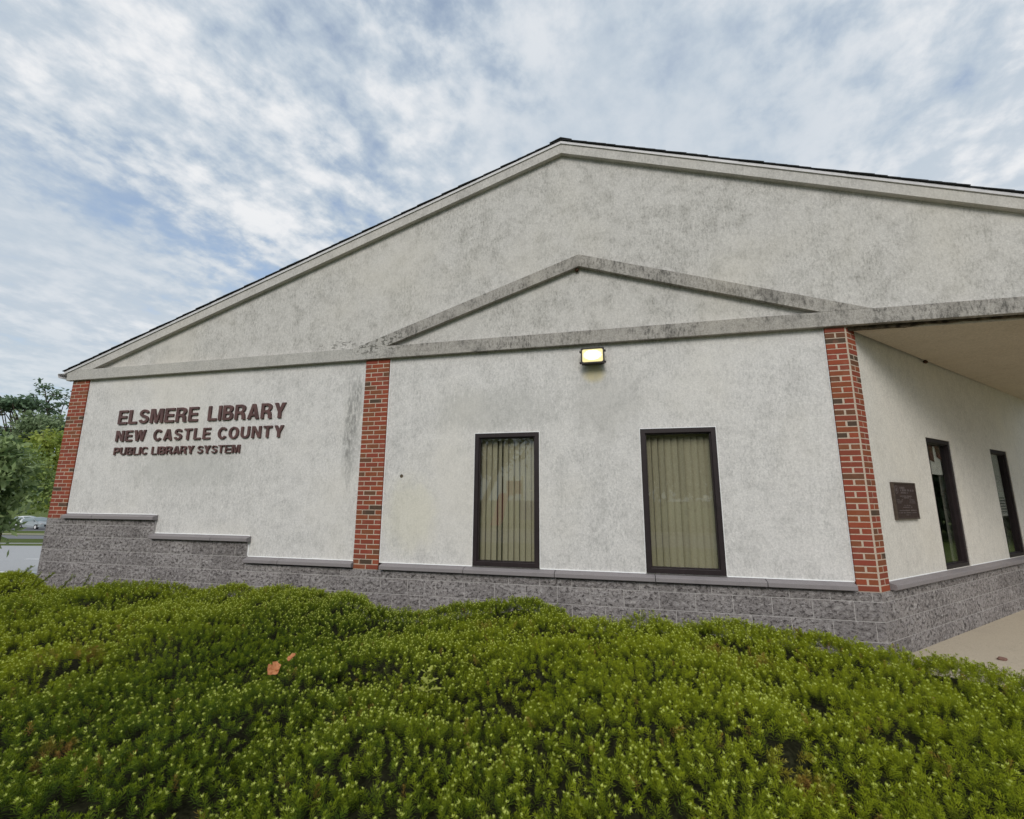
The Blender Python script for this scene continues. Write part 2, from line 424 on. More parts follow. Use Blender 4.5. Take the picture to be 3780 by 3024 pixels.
# lit lamp lens
m, t = mat('lit_lens')
setp(t, col=(0.34, 0.30, 0.14), rough=0.35)
lw = t.add('ShaderNodeTexCoord').outputs['Object']
d = t.vmath('LENGTH', t.vmath('DIVIDE', t.vmath('SUBTRACT', lw, (0, 0, 0.095)), (0.118, 10, 0.070)))
rb = t.noise(t.vmath('MULTIPLY', lw, (1, 1, 1)), 60, 2, 0.5)
ef = t.smooth(t.math('ADD', d, t.math('MULTIPLY', t.math('SUBTRACT', rb, 0.5), 0.4)), 1.12, 0.72)
t.l.new(t.mix(ef, (1.0, 0.86, 0.38), (1.0, 0.97, 0.83)), t.p.inputs['Emission Color'])
t.l.new(t.smooth(ef, 0, 1, 0.62, 1.9), t.p.inputs['Emission Strength']); M['lens'] = m


def m_leaf(name, dark, light, tip=None, trans=0.3, nscale=0.8):
    m = bpy.data.materials.new(name); m.use_nodes = True; t = NT(m.node_tree); t.n.clear()
    g = t.add('ShaderNodeNewGeometry'); P = g.outputs['Position']
    c = t.mix(g.outputs['Random Per Island'], dark, light)
    c = t.mix(t.smooth(t.noise(P, nscale, 3, 0.5), 0.4, 0.65, 0, 0.55), c, tip or light)
    df = t.add('ShaderNodeBsdfPrincipled', inp={0: c, 'Roughness': 0.5, 'Specular IOR Level': 0.35})
    tl = t.add('ShaderNodeBsdfTranslucent', inp={0: c})
    x = t.add('ShaderNodeMixShader', inp={0: trans, 1: df.outputs[0], 2: tl.outputs[0]})
    t.add('ShaderNodeOutputMaterial', inp={0: x.outputs[0]}); return m


# ------------------------------------------------------------------ ground
def ss(a, b, x):
    q = min(1, max(0, (x - a) / (b - a))); return q * q * (3 - 2 * q)


FH = Vector((F_.x, F_.y)).normalized(); RH = Vector((r0.x, r0.y))
PROF = [(-500, -0.80), (8, -0.82), (19.6, -0.95), (24, -1.22), (35, -2.0), (46, -2.55), (57, -2.95), (75, -3.3), (140, -4.0), (900, -8.0)]


def prof(d):
    for (a, za), (b, zb) in zip(PROF, PROF[1:]):
        if d <= b: return za + (zb - za) * max(0, (d - a) / (b - a))
    return PROF[-1][1]


def gz(x, y):
    d = (x - CAM.x) * F_.x + (y - CAM.y) * F_.y + 0.0
    left = ss(-13.0, -15.0, x) if y > -3 else ss(-13.0, -15.0, x) * ss(-14, -3, y)
    return (1 - left) * -0.745 + left * prof(d)


def lerp_axis(a): return a
ax = sorted(set([-900, -500, -300, -200, -150, -120] + list(range(-100, -16, 3)) + [x * 0.75 - 16 for x in range(0, 24)] + [4, 8, 14, 22, 40, 80, 150, 300, 900]))
ay = sorted(set([-900, -400, -200, -100, -60, -40, -30, -24, -18, -14] + [y * 1.0 - 12 for y in range(0, 30)] + list(range(20, 100, 3)) + [120, 160, 250, 500, 900]))
V = [(x, y, gz(x, y)) for y in ay for x in ax]
Fc = [(j * len(ax) + i, j * len(ax) + i + 1, (j + 1) * len(ax) + i + 1, (j + 1) * len(ax) + i) for j in range(len(ay) - 1) for i in range(len(ax) - 1)]
g = obj('ground', me('ground', V, Fc, M['grass'], True)); tag(g, kind='structure')


def strip(name, d0, d1, s0, s1, mt, lift, kind='structure', n=60, parent=None):
    """ground sheet given in metres ahead of the camera (d) and across (s), draped on the ground"""
    V = []; Fc = []
    m_ = max(2, int((d1 - d0) / 2) + 1)
    for i in range(m_):
        for j in range(n):
            d = d0 + (d1 - d0) * i / (m_ - 1); s_ = s0 + (s1 - s0) * j / (n - 1)
            # d counts along the level optical axis
            p = Vector((CAM.x, CAM.y)) + FH * (d / FH.length) * 1.0 + RH * s_
            V.append((p.x, p.y, prof(d * Vector((F_.x, F_.y)).length) + lift))
    for i in range(m_ - 1):
        for j in range(n - 1):
            Fc.append((i * n + j, i * n + j + 1, (i + 1) * n + j + 1, (i + 1) * n + j))
    o = obj(name, me(name, V, Fc, mt), parent)
    if kind: tag(o, kind=kind)
    return o


def t2d(t_, v):
    """level distance ahead for depth t on image row v (photo pixels)"""
    return t_ * (math.cos(PIT) + math.sin(PIT) * (v - 1512) / 1723.1)


strip('car_park', 7.0, 20.8, -60, -9.0, M['lot'], 0.012)
strip('road', 29.5, 41.0, -150, 60, M['road'], 0.014)
strip('kerb', 41.0, 41.5, -150, 60, M['kerb'], 0.13)
strip('pavement', 43.3, 45.2, -150, 60, M['kerb'], 0.02)
strip('driveway', 54, 75, -90, 10, M['road'], 0.02)
for nm, d0, d1, s0, s1 in (('parking_line', 11.9, 12.05, -40, -11.2), ('parking_line', 14.6, 14.7, -14.6, -12), ('parking_line', 18.6, 18.75, -60, -20.2), ('parking_line', 20.65, 20.8, -60, -9)):
    strip(nm, d0, d1, s0, s1, M['line'], 0.017)
# planting bed and walk
bed = MB().add([(-14.5, -5.7, -0.715), (3.2, -5.7, -0.715), (0.4, -1.6, -0.715), (-0.02, 0.02, -0.715), (-14.5, 0.02, -0.715)], [(0, 1, 2, 3, 4)]).build('planting_bed', M['mulch']); tag(bed, kind='structure')
wk = MB()
wk.prism([[(-0.10, -1.9), (1.35, -3.3), (3.6, -5.8), (8.5, -5.8), (8.5, 9), (-0.10, 9)]], -0.82, -0.68, lambda a, b, z: Vector((a, b, z)))
walk = wk.build('sidewalk', M['walk']); tag(walk, kind='structure')
# road and far kerb behind the photographer, seen only as window reflections
V = [(-120, -19, -0.735), (120, -19, -0.735), (120, -12.5, -0.735), (-120, -12.5, -0.735)]
tag(obj('road', me('road', V, [(0, 1, 2, 3)], M['road'])), kind='structure')
tag(MB().box(-120, 120, -19.3, -19.0, -0.8, -0.6).build('kerb', M['kerb']), kind='structure')

# ------------------------------------------------------------------ the library
LIB = empty('library_building', (-3.39, 6.0, -0.72), 'single-storey library with stained white stucco walls, brick pilasters and grey block base', 'building')
AX, SL = -3.386, 0.3302
ZS = 3.035                                   # underside of the bands


def rk(z0, x): return z0 - SL * abs(x - AX)


W1 = (-4.654, -3.754); W2 = (-2.4395, -1.540); WZ = (0.105, 1.861)
TOPZ = 6.10
# stucco wall below the band
lw = [(-12.30, 0.69), (-10.03, 0.69), (-10.03, 0.395), (-8.20, 0.395), (-8.20, 0.095), (-0.0124, 0.095), (-0.0124, 3.10), (-12.30, 3.10)]


def hole(a, b, z0, z1): return [(a, z0), (b, z0), (b, z1), (a, z1)]


MB().prism([lw, hole(*W1, *WZ), hole(*W2, *WZ)], 0.03, 0.22, XZ).build('stucco_wall', M['stucco'], LIB)
gw = [(-12.30, 3.104), (5.56, 3.104), (5.56, rk(TOPZ, 5.56)), (AX, TOPZ), (-12.30, rk(TOPZ, -12.30))]
MB().prism([gw], 0.03, 0.22, XZ).build('gable_wall', M['gable'], LIB)
# bands
def xl_at(z0, z): return AX - (z0 - z) / SL
LO, UP = 6.022, 6.169
BT = 3.222
MB().prism([[(-12.453, ZS), (5.681, ZS), (5.681, rk(UP, 5.681)), (2 * AX - xl_at(UP, BT), BT), (xl_at(UP, BT), BT), (-12.453, rk(UP, -12.453))]], -0.046, 0.0285, XZ).build('horizontal_band', M['band'], LIB, bevel=0.004)
MB().prism([[(xl_at(UP, BT), BT), (xl_at(LO, BT), BT), (AX, LO), (AX, UP)]], -0.046, 0.0285, XZ).build('rake_board', M['rake'], LIB)
MB().prism([[(2 * AX - xl_at(UP, BT), BT), (2 * AX - xl_at(LO, BT), BT), (AX, LO), (AX, UP)]], -0.046, 0.0285, XZ).build('rake_board', M['rake'], LIB)
PX, PU, PL = -3.163, 4.357, 4.176
ps = 0.3285
MB().prism([[(PX - (PU - BT) / ps, BT), (PX - (PL - BT) / ps, BT), (PX, PL), (PX + (PL - BT) / ps, BT), (PX + (PU - BT) / ps, BT), (PX, PU)]], -0.046, 0.0285, XZ).build('gable_band', M['band'], LIB, bevel=0.004)
# white metal edge trim above the rakes
MB().prism([[(AX - 9.13, rk(UP, AX - 9.13) + 0.002), (AX, UP + 0.002), (AX + 9.13, rk(UP, AX + 9.13) + 0.002), (AX + 9.13, rk(UP, AX + 9.13) + 0.040), (AX, UP + 0.040), (AX - 9.13, rk(UP, AX - 9.13) + 0.040)]], -0.062, 0.2, XZ).build('edge_trim', M['white_metal'], LIB)
# roof deck and shingle courses
RY0, RY1 = -0.075, 14.2
roof = MB().prism([[(AX - 9.12, rk(UP, AX - 9.12) + 0.042), (AX, UP + 0.042), (AX + 9.12, rk(UP, AX + 9.12) + 0.042), (AX + 9.12, rk(UP, AX + 9.12) + 0.052), (AX, UP + 0.052), (AX - 9.12, rk(UP, AX - 9.12) + 0.052)]], RY0 + 0.012, RY1, XZ).build('roof', M['shingle'], LIB)
ang = math.atan(SL); ex = 0.142
shm = me('shingle', [], [], None)
V = [(-0.01, 0, 0.004), (0.30, 0, 0.0), (0.30, 0, 0.006), (-0.01, 0, 0.017)]
V = [(a, 0, c_) for a, b, c_ in V] + [(a, RY1 - RY0, c_) for a, b, c_ in V]
Fq = [(0, 1, 2, 3), (4, 7, 6, 5), (0, 4, 5, 1), (1, 5, 6, 2), (2, 6, 7, 3), (3, 7, 4, 0)]
shm = me('shingle', V, Fq, M['shingle'])
nco = int(9.13 / math.cos(ang) / ex)
for sgn in (1, -1):
    for i in range(nco):
        dd = 9.135 / math.cos(ang) - i * ex
        x = AX - sgn * dd * math.cos(ang)
        z = UP + 0.0535 - dd * math.sin(ang)
        o = bpy.data.objects.new('shingle', shm)
        jit = random.uniform(-0.012, 0.006)
        if sgn == 1:
            place(o, roof, (x, RY0 + jit, z)); o.rotation_euler = (0, -ang, 0)
        else:
            place(o, roof, (x, RY1 + jit, z)); o.rotation_euler = (0, -ang, math.pi)
for k in range(60):
    cap = MB().prism([[(AX - 0.165, rk(UP, AX - 0.165) + 0.068), (AX, UP + 0.074), (AX + 0.165, rk(UP, AX + 0.165) + 0.068), (AX + 0.165, rk(UP, AX + 0.165) + 0.080), (AX, UP + 0.088), (AX - 0.165, rk(UP, AX - 0.165) + 0.080)]], RY0 - 0.012, RY0 + 0.27, XZ) if k == 0 else None
    if k == 0:
        c0 = cap.build('ridge_cap', M['shingle'], roof); base = WL[c0.name]
    else:
        o = bpy.data.objects.new('ridge_cap', c0.data); place(o, roof, base + Vector((0, 0.238 * k, 0.001 * (k % 2))))
# eaves gutter on the left
gt = [(-12.466, 3.185), (-12.690, 3.185), (-12.690, 3.150), (-12.655, 3.098), (-12.466, 3.075)]
gi = [(-12.474, 3.186)]
MB().prism([[(-12.474, 3.178), (-12.688, 3.182), (-12.688, 3.150), (-12.652, 3.098), (-12.474, 3.080), (-12.474, 3.090), (-12.646, 3.107), (-12.679, 3.152), (-12.679, 3.172), (-12.482, 3.170)]], -0.045, 13.9, XZ).build('gutter', M['white_metal'], LIB)
# other walls
MB().box(-12.30, -12.10, 0.22, 13.8, 0.6, 3.15).build('side_wall', M['stucco'], LIB)
MB().box(-12.35, -12.15, 0.10, 13.8, -1.3, 0.598).build('side_block_base', M['block'], LIB)
MB().box(-12.10, 5.4, 13.6, 13.8, -0.7, 3.15).build('back_wall', M['stucco'], LIB)
MB().prism([[(-12.3, 3.154), (5.5, 3.154), (AX, 6.05)]], 13.6, 13.8, XZ).build('back_gable_wall', M['gable'], LIB)
MB().box(5.36, 5.56, 5.36, 13.6, -0.7, 3.15).build('side_wall', M['stucco'], LIB)
# room inside
MB().prism([[(-12.09, 0.23), (-0.09, 0.23), (5.2, 5.55), (5.34, 13.59), (-12.09, 13.59)]], -0.06, -0.01, lambda a, b, z: Vector((a, b, z))).build('room_floor', M['roomwall'], LIB)
MB().prism([[(-12.09, 0.23), (-0.09, 0.23), (5.2, 5.55), (5.34, 13.59), (-12.09, 13.59)]], 2.75, 2.80, lambda a, b, z: Vector((a, b, z))).build('room_ceiling', M['roomwall'], LIB)
MB().box(-11.9, 5.3, 3.7, 3.8, -0.009, 2.74).build('room_partition', M['roomwall'], LIB) if False else None

# angled porch wall (45 degrees)
W3 = (1.995, 2.880); W4 = (4.650, 5.530); WZ3 = (0.085, 1.845)
sw = [(0.0124, 0.095), (7.56, 0.095), (7.56, 3.10), (0.0124, 3.10)]
MB().prism([sw, hole(*W3, *WZ3), hole(*W4, *WZ3)], 0.03, 0.22, lambda a, b, o_: W45(a, o_, b)).build('porch_wall', M['porch'], LIB)
e45 = W45(7.56, 0.03, 0)
MB().box(e45.x, 5.56, e45.y, e45.y + 0.19, -0.7, 3.09).build('porch_end_wall', M['porch'], LIB)
MB().prism([[(0.10, 0.062), (5.56, 0.062), (5.56, e45.y - 0.002), (e45.x - 0.01, e45.y - 0.002)]], 2.988, 3.02, lambda a, b, z: Vector((a, b, z))).build('soffit', M['soffit'], LIB)
# strip painted as the dark gap and rotten edge behind the band
random.seed(3)
top = [(0.03 + i * 0.12, 3.0336) for i in range(47)]
bot = [(0.03 + i * 0.12, 3.008 + random.uniform(-0.006, 0.010) - (0.020 if i < 6 else 0)) for i in range(47)]
MB().prism([bot + top[::-1]], 0.030, 0.060, XZ).build('gap_strip', M['dark'], LIB)


# corner pier carrying the porch roof, out of frame on the right
pier = MB().box(5.17, 5.55, 0.014, 0.39, -0.70, 3.034).build('brick_pier', M['mortar'], LIB)
# ---- windows
def window(a, b, z0, z1, to, fw=0.058, y0=0.012, y1=0.10):
    fr = MB().prism([hole(a, b, z0, z1), hole(a + fw, b - fw, z0 + fw, z1 - fw)], y0, y1, to).build('window', M['bronze'], LIB, bevel=0.003)
    st = 0.014
    MB().prism([hole(a + fw, b - fw, z0 + fw, z1 - fw), hole(a + fw + st, b - fw - st, z0 + fw + st, z1 - fw - st)], y0 + 0.028, y1 - 0.004, to).build('glazing_bead', M['bronze'], fr)
    MB().prism([hole(a + fw + st, b - fw - st, z0 + fw + st, z1 - fw - st)], y0 + 0.050, y0 + 0.056, to).build('pane', M['glass'], fr)
    return fr


FX = lambda x, z, y: Vector((x, y, z))
SX = lambda s, z, o_: W45(s, o_, z)
slm = me('slat', [(-0.040, 0.012, 0), (-0.020, 0.002, 0), (0.0, -0.002, 0), (0.020, -0.007, 0), (0.040, -0.016, 0), (-0.040, 0.012, 1.63), (-0.020, 0.002, 1.63), (0.0, -0.002, 1.63), (0.020, -0.007, 1.63), (0.040, -0.016, 1.63)],
         [(i, i + 1, i + 6, i + 5) for i in range(4)], M['slat'], True)
random.seed(11)
for (a, b), gap in ((W1, 3), (W2, -1)):
    fr = window(a, b, *WZ, FX)
    MB().box(a + 0.065, b - 0.065, 0.135, 0.175, 1.772, 1.80).build('blind_rail', M['slat'], fr)
    nsl = 10
    for i in range(nsl):
        o = bpy.data.objects.new('slat', slm)
        place(o, fr, (a + 0.055 + (i + 0.5) * (b - a - 0.11) / nsl, 0.155, WZ[0] + 0.045), random.uniform(*((-0.10, 0.04) if gap == 3 else (-0.28, -0.02))) - (0.3 if i == gap else 0))
for a, b in (W3, W4):
    window(a, b, *WZ3, SX, y0=0.04, y1=0.14)

# ---- brick pilasters
CZ = 3.031 / 45


def brick_mesh(L, D=0.06, h=CZ - 0.0100):
    x = L / 2; e = 0.003
    V = [(-x, e, 0), (x, e, 0), (x, e, h), (-x, e, h), (-x + e, 0, e), (x - e, 0, e), (x - e, 0, h - e), (-x + e, 0, h - e), (-x, D, 0), (x, D, 0), (x, D, h), (-x, D, h)]
    return me('brick', V, [(4, 5, 6, 7), (0, 1, 5, 4), (1, 2, 6, 5), (2, 3, 7, 6), (3, 0, 4, 7), (0, 8, 9, 1), (1, 9, 10, 2), (2, 10, 11, 3), (3, 11, 8, 0)], M['brick'])


BM = {}
def brick(par, xa, xb, z, side=False):
    L = round(xb - xa, 4)
    if L not in BM: BM[L] = brick_mesh(L)
    o = bpy.data.objects.new('brick', BM[L])
    j = random.uniform(-0.0015, 0.002)
    if side: place(o, par, W45((xa + xb) / 2, j, z), R(45))
    else: place(o, par, ((xa + xb) / 2, j, z))


random.seed(21)
g_ = 0.0110
for x0, x1, n, ztop, first in ((-12.345, -11.955, 37, 3.031, 1), (-6.410, -6.018, 45, 3.031, 0)):
    zb = ztop - n * CZ if n == 45 else 0.606
    ch = (ztop - zb) / n
    p = MB().box(x0 + 0.004, x1 - 0.004, 0.0028, 0.06, zb, ztop).build('brick_pilaster', M['mortar'], LIB)
    w_ = x1 - x0
    for r in range(n):
        z = ztop - (r + 1) * ch + 0.0052
        if (r + first) % 2 == 0:
            q = x0 + (w_ - g_) / 2 + random.uniform(-0.004, 0.004)
            brick(p, x0, round(q, 3), z); brick(p, round(q + g_, 3), x1, z)
        else:
            hlf = 0.0915 + random.uniform(-0.003, 0.003)
            brick(p, x0, round(x0 + hlf, 3), z); brick(p, round(x0 + hlf + g_, 3), round(x1 - hlf - g_, 3), z); brick(p, round(x1 - hlf, 3), x1, z)
# corner pilaster: mitred at the 45 degree turn with a wide mortar joint
cp = [(-0.226, 0.0028), (-0.002, 0.0028)] + [tuple(W45(s_, o_, 0)[:2]) for s_, o_ in ((0.002, 0.0028), (0.208, 0.0028), (0.208, 0.06), (-0.02, 0.06))] + [(-0.226, 0.06)]
p = MB().prism([cp], 0.0, 3.031, lambda a, b, z: Vector((a, b, z))).build('brick_pilaster', M['mortar'], LIB)
for r in range(45):
    z = 3.031 - (r + 1) * CZ + 0.005
    jx = round(random.uniform(-0.003, 0.003), 3)
    if r % 2 == 0:
        brick(p, -0.230, round(-0.016 + jx, 3), z); brick(p, 0.008, 0.212, z, True)
    else:
        brick(p, -0.230, round(-0.132 + jx, 3), z); brick(p, round(-0.112 + jx, 3), -0.016, z)
        brick(p, 0.008, round(0.104 + jx, 3), z, True); brick(p, round(0.117 + jx, 3), 0.212, z, True)

# ---- split-face block base
cb = [(-12.346, 0.602), (-12.346, -1.3), (-0.003, -1.3), (-0.003, -0.003), (-8.204, -0.003), (-8.204, 0.316), (-10.004, 0.316), (-10.004, 0.602)]
base_ = MB().prism([cb], 0.0035, 0.10, XZ).build('block_base', M['bmortar'], LIB)
sbase = MB().prism([[(0.003, -1.0), (7.50, -1.0), (7.50, -0.003), (0.003, -0.003)]], 0.0035, 0.10, lambda a, b, o_: W45(a, o_, b)).build('block_base', M['bmortar'], LIB)
random.seed(5)


def block_mesh(L, h):
    nx = max(2, int(L / 0.04)); nz = max(2, int(h / 0.04)); V = []; Fc = []
    for k in range(nz + 1):
        for i in range(nx + 1):
            edge = i in (0, nx) or k in (0, nz)
            y = 0.0005 if edge else random.uniform(-0.010, 0.002)
            V.append((-L / 2 + L * i / nx + (0 if edge else random.uniform(-0.007, 0.007)), y, h * k / nz + (0 if edge else random.uniform(-0.007, 0.007))))
    for k in range(nz):
        for i in range(nx):
            a = k * (nx + 1) + i; Fc.append((a, a + 1, a + nx + 2, a + nx + 1))
    b0 = len(V); V += [(-L / 2, 0.05, 0), (L / 2, 0.05, 0), (L / 2, 0.05, h), (-L / 2, 0.05, h)]
    r1 = [i for i in range(nx + 1)]; r2 = [nz * (nx + 1) + i for i in range(nx + 1)]
    c1 = [k * (nx + 1) for k in range(nz + 1)]; c2 = [k * (nx + 1) + nx for k in range(nz + 1)]
    Fc += [tuple(r1[::-1]) + (b0, b0 + 1), tuple(r2) + (b0 + 2, b0 + 3), tuple(c1) + (b0 + 3, b0), tuple(c2[::-1]) + (b0 + 1, b0 + 2)]
    return me('block', V, Fc, M['block'], False, False)


BLK = {}
def block(par, xa, xb, z0, z1, side=False):
    L = round(xb - xa - 0.009, 3); h = round(z1 - z0 - 0.009, 3)
    if L < 0.04: return
    k = (L, h, random.randrange(6) if L > 0.38 else 0)
    if k not in BLK: BLK[k] = block_mesh(L, h)
    o = bpy.data.objects.new('block', BLK[k])
    if side: place(o, par, W45((xa + xb) / 2, 0.0, z0 + 0.0045), R(45))
    else: place(o, par, ((xa + xb) / 2, 0.0, z0 + 0.0045))


def course(par, xa, xb, z0, z1, off, side=False):
    pitch = 0.4064
    xs = [xa]
    k = math.floor((xa - off) / pitch) + 1
    while off + k * pitch < xb - 0.05:
        if off + k * pitch > xa + 0.05: xs.append(off + k * pitch)
        k += 1
    xs.append(xb)
    for a, b in zip(xs, xs[1:]): block(par, a, b, z0, z1, side)


OA, OB = -0.278, -0.500
for z0, z1, xr, off in ((0.509, 0.604, -10.0, OA), (0.3165, 0.509, -10.0, OB), (0.1035, 0.3165, -8.2, OA), (-0.1, 0.1035, -8.2, OB)):
    course(base_, -12.35, xr, z0, z1, off)
for z0, z1, off in ((-0.1, 0.0, OB), (-0.303, -0.1, OA), (-0.507, -0.303, OB), (-0.710, -0.507, OA)):
    course(base_, -8.2 if z1 == 0.0 else -12.35, 0.0, z0, z1, off)
    course(sbase, 0.0, 7.5, z0, z1, 0.14 if off == OA else 0.34, True)


# ---- sloped ledge stones
def ledge(xs, z0, to, capl=0.0):
    for a, b in zip(xs, xs[1:]):
        a2, b2 = a + 0.004, b - 0.004
        V = []
        for x, e in ((a2, 1), (b2, -1)):
            V += [to(x, -0.050, z0), to(x, -0.062, z0 + 0.008), to(x, -0.062, z0 + 0.050), to(x, -0.056, z0 + 0.057), to(x, 0.0285, z0 + 0.080), to(x, 0.0285, z0)]
        Fq = [(0, 1, 2, 3, 4, 5), (11, 10, 9, 8, 7, 6)] + [(i, (i + 1) % 6, 6 + (i + 1) % 6, 6 + i) for i in range(6)]
        MB().add(V, Fq).build('ledge_stone', M['ledge'], LIB)


P3 = lambda x, y, z: Vector((x, y, z))
ledge([-11.950, -11.27, -9.985], 0.607, P3)
ledge([-10.025, -8.83, -8.165], 0.319, P3)
ledge([-8.195, -7.60, -6.395], 0.020, P3)
ledge([-5.975, -4.757, -3.553, -2.344, -1.131, -0.240], 0.010, P3)
ledge([0.225, 1.44, 2.66, 3.88, 5.1, 6.32, 7.54], 0.008, lambda s_, o_, z: W45(s_, o_, z))
# bright edge halo built as white strips along stone, brick and windows
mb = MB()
def edge_strip(x0, x1, z0, z1, y=0.024): mb.box(x0, x1, y, 0.033, z0, z1)
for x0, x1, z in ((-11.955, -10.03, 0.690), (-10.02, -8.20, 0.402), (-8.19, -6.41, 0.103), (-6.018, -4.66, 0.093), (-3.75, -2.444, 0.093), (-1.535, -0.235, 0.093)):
    edge_strip(x0, x1, z, z + 0.012)
for x, z0, z1 in ((-11.953, 0.703, 3.033), (-6.016, 0.106, 3.033), (-0.237, 0.106, 3.033), (-6.418, 0.116, 3.033)): edge_strip(x, x + 0.009, z0, z1, 0.02)
for x, z0, z1 in ((-10.032, 0.415, 0.689), (-8.204, 0.116, 0.401)): edge_strip(x, x + 0.014, z0, z1)
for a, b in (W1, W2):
    edge_strip(a - 0.009, a - 0.001, 0.106, 1.869); edge_strip(b + 0.001, b + 0.009, 0.106, 1.869); edge_strip(a - 0.0005, b + 0.0005, 1.8615, 1.869)
mb.build('halo_strip', M['edge_halo'], LIB)
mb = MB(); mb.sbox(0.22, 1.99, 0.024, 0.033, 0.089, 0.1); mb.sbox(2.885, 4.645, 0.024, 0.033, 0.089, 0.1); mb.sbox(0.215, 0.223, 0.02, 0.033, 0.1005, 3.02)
mb.build('halo_strip', M['edge_halo'], LIB)
# dark disc standing in for the shade inside a small stucco hole
MB().lathe([(0.001, 0.0), (0.026, 0.001), (0.030, 0.004)], (-5.745, 0.0285, 1.284), 12, 'y').build('hole', M['dark'], LIB)

# ------------------------------------------------------------------ lettering
def arc(cx, cy, rx, ry, a0, a1, n=10):
    return [(cx + rx * math.cos(R(a0 + (a1 - a0) * i / n)), cy + ry * math.sin(R(a0 + (a1 - a0) * i / n))) for i in range(n + 1)]


def stroke(path, w_):
    L_, R2 = [], []
    for i, p in enumerate(path):
        a = path[max(0, i - 1)]; b = path[min(len(path) - 1, i + 1)]
        dx, dy = b[0] - a[0], b[1] - a[1]; l = math.hypot(dx, dy) or 1
        nx, ny = -dy / l * w_ / 2, dx / l * w_ / 2
        L_.append((p[0] + nx, p[1] + ny)); R2.append((p[0] - nx, p[1] - ny))
    return L_ + R2[::-1]


T = 0.20


def glyph(ch):
    return glyph_(ch)


def glyph_(ch):
    """heavy grotesque capital, cap height 1; returns (loops, width)"""
    if ch == 'E': return [[(0, 0), (.62, 0), (.62, T * .85), (T, T * .85), (T, .42), (.57, .42), (.57, .59), (T, .59), (T, 1 - T * .85), (.61, 1 - T * .85), (.61, 1), (0, 1)]], .62
    if ch == 'L': return [[(0, 0), (.57, 0), (.57, T * .88), (T, T * .88), (T, 1), (0, 1)]], .57
    if ch == 'I': return [[(0, 0), (T, 0), (T, 1), (0, 1)]], T
    if ch == 'T': return [[(.23, 0), (.23 + T, 0), (.23 + T, 1 - T * .88), (.66, 1 - T * .88), (.66, 1), (0, 1), (0, 1 - T * .88), (.23, 1 - T * .88)]], .66
    if ch == 'N': return [[(0, 0), (.185, 0), (.185, .68), (.50, 0), (.70, 0), (.70, 1), (.515, 1), (.515, .33), (.20, 1), (0, 1)]], .70
    if ch == 'M': return [[(0, 0), (.18, 0), (.18, .74), (.345, 0), (.505, 0), (.67, .74), (.67, 0), (.85, 0), (.85, 1), (.58, 1), (.425, .30), (.27, 1), (0, 1)]], .85
    if ch == 'W': return [[(.19, 0), (.385, 0), (.50, .62), (.615, 0), (.81, 0), (1.0, 1), (.80, 1), (.705, .36), (.595, 1), (.405, 1), (.295, .36), (.20, 1), (0, 1)]], 1.0
    if ch == 'Y': return [[(.245, 0), (.455, 0), (.455, .39), (.70, 1), (.475, 1), (.35, .60), (.225, 1), (0, 1), (.245, .39)]], .70
    if ch == 'A': return [[(0, 0), (.21, 0), (.265, .20), (.475, .20), (.53, 0), (.74, 0), (.475, 1), (.265, 1)], [(.305, .355), (.435, .355), (.37, .74)]], .74
    if ch == 'O': return [arc(.39, .5, .39, .52, 0, 351, 30), arc(.39, .5, .19, .36, 0, 351, 30)], .78
    if ch == 'C': return [stroke(arc(.375, .5, .28, .43, 38, 322, 26), T * .98)], .70
    if ch == 'U': return [stroke([(.095, 1), (.095, .6)] + arc(.35, .36, .255, .275, 180, 360, 16) + [(.605, .6), (.605, 1)], T * .95)], .70
    if ch == 'S':
        pth = arc(.335, .715, .215, .195, 8, 180, 10) + arc(.335, .70, .215, .165, 190, 262, 5) + arc(.335, .30, .235, .19, 82, -10, 6) + arc(.335, .285, .235, .195, -18, -172, 10)
        return [stroke(pth, T * .93)], .66
    if ch == 'P': return [[(0, 0), (T, 0), (T, .37)] + [(.36, .37)] + arc(.36, .685, .28, .315, -90, 90, 12) + [(0, 1)], [(T, .53), (.35, .53)] + arc(.35, .685, .10, .155, -90, 90, 8) + [(T, .84)]], .64
    if ch == 'R': return [[(0, 0), (T, 0), (T, .39), (.33, .39), (.42, .33), (.45, .20), (.47, 0), (.69, 0), (.655, .10), (.64, .28), (.60, .41), (.53, .48)] + arc(.38, .74, .28, .26, -55, 90, 10) + [(0, 1)],
                          [(T, .55), (.36, .55)] + arc(.36, .695, .10, .145, -90, 90, 8) + [(T, .84)]], .69
    if ch == 'B': return [[(0, 0), (.38, 0)] + arc(.40, .275, .27, .275, -90, 62, 9) + [(.515, .535)] + arc(.385, .755, .25, .245, -55, 90, 9) + [(0, 1)],
                          [(T, .16), (.37, .16)] + arc(.37, .285, .095, .125, -90, 90, 7) + [(T, .41)], [(T, .58), (.35, .58)] + arc(.35, .71, .085, .13, -90, 90, 7) + [(T, .84)]], .67


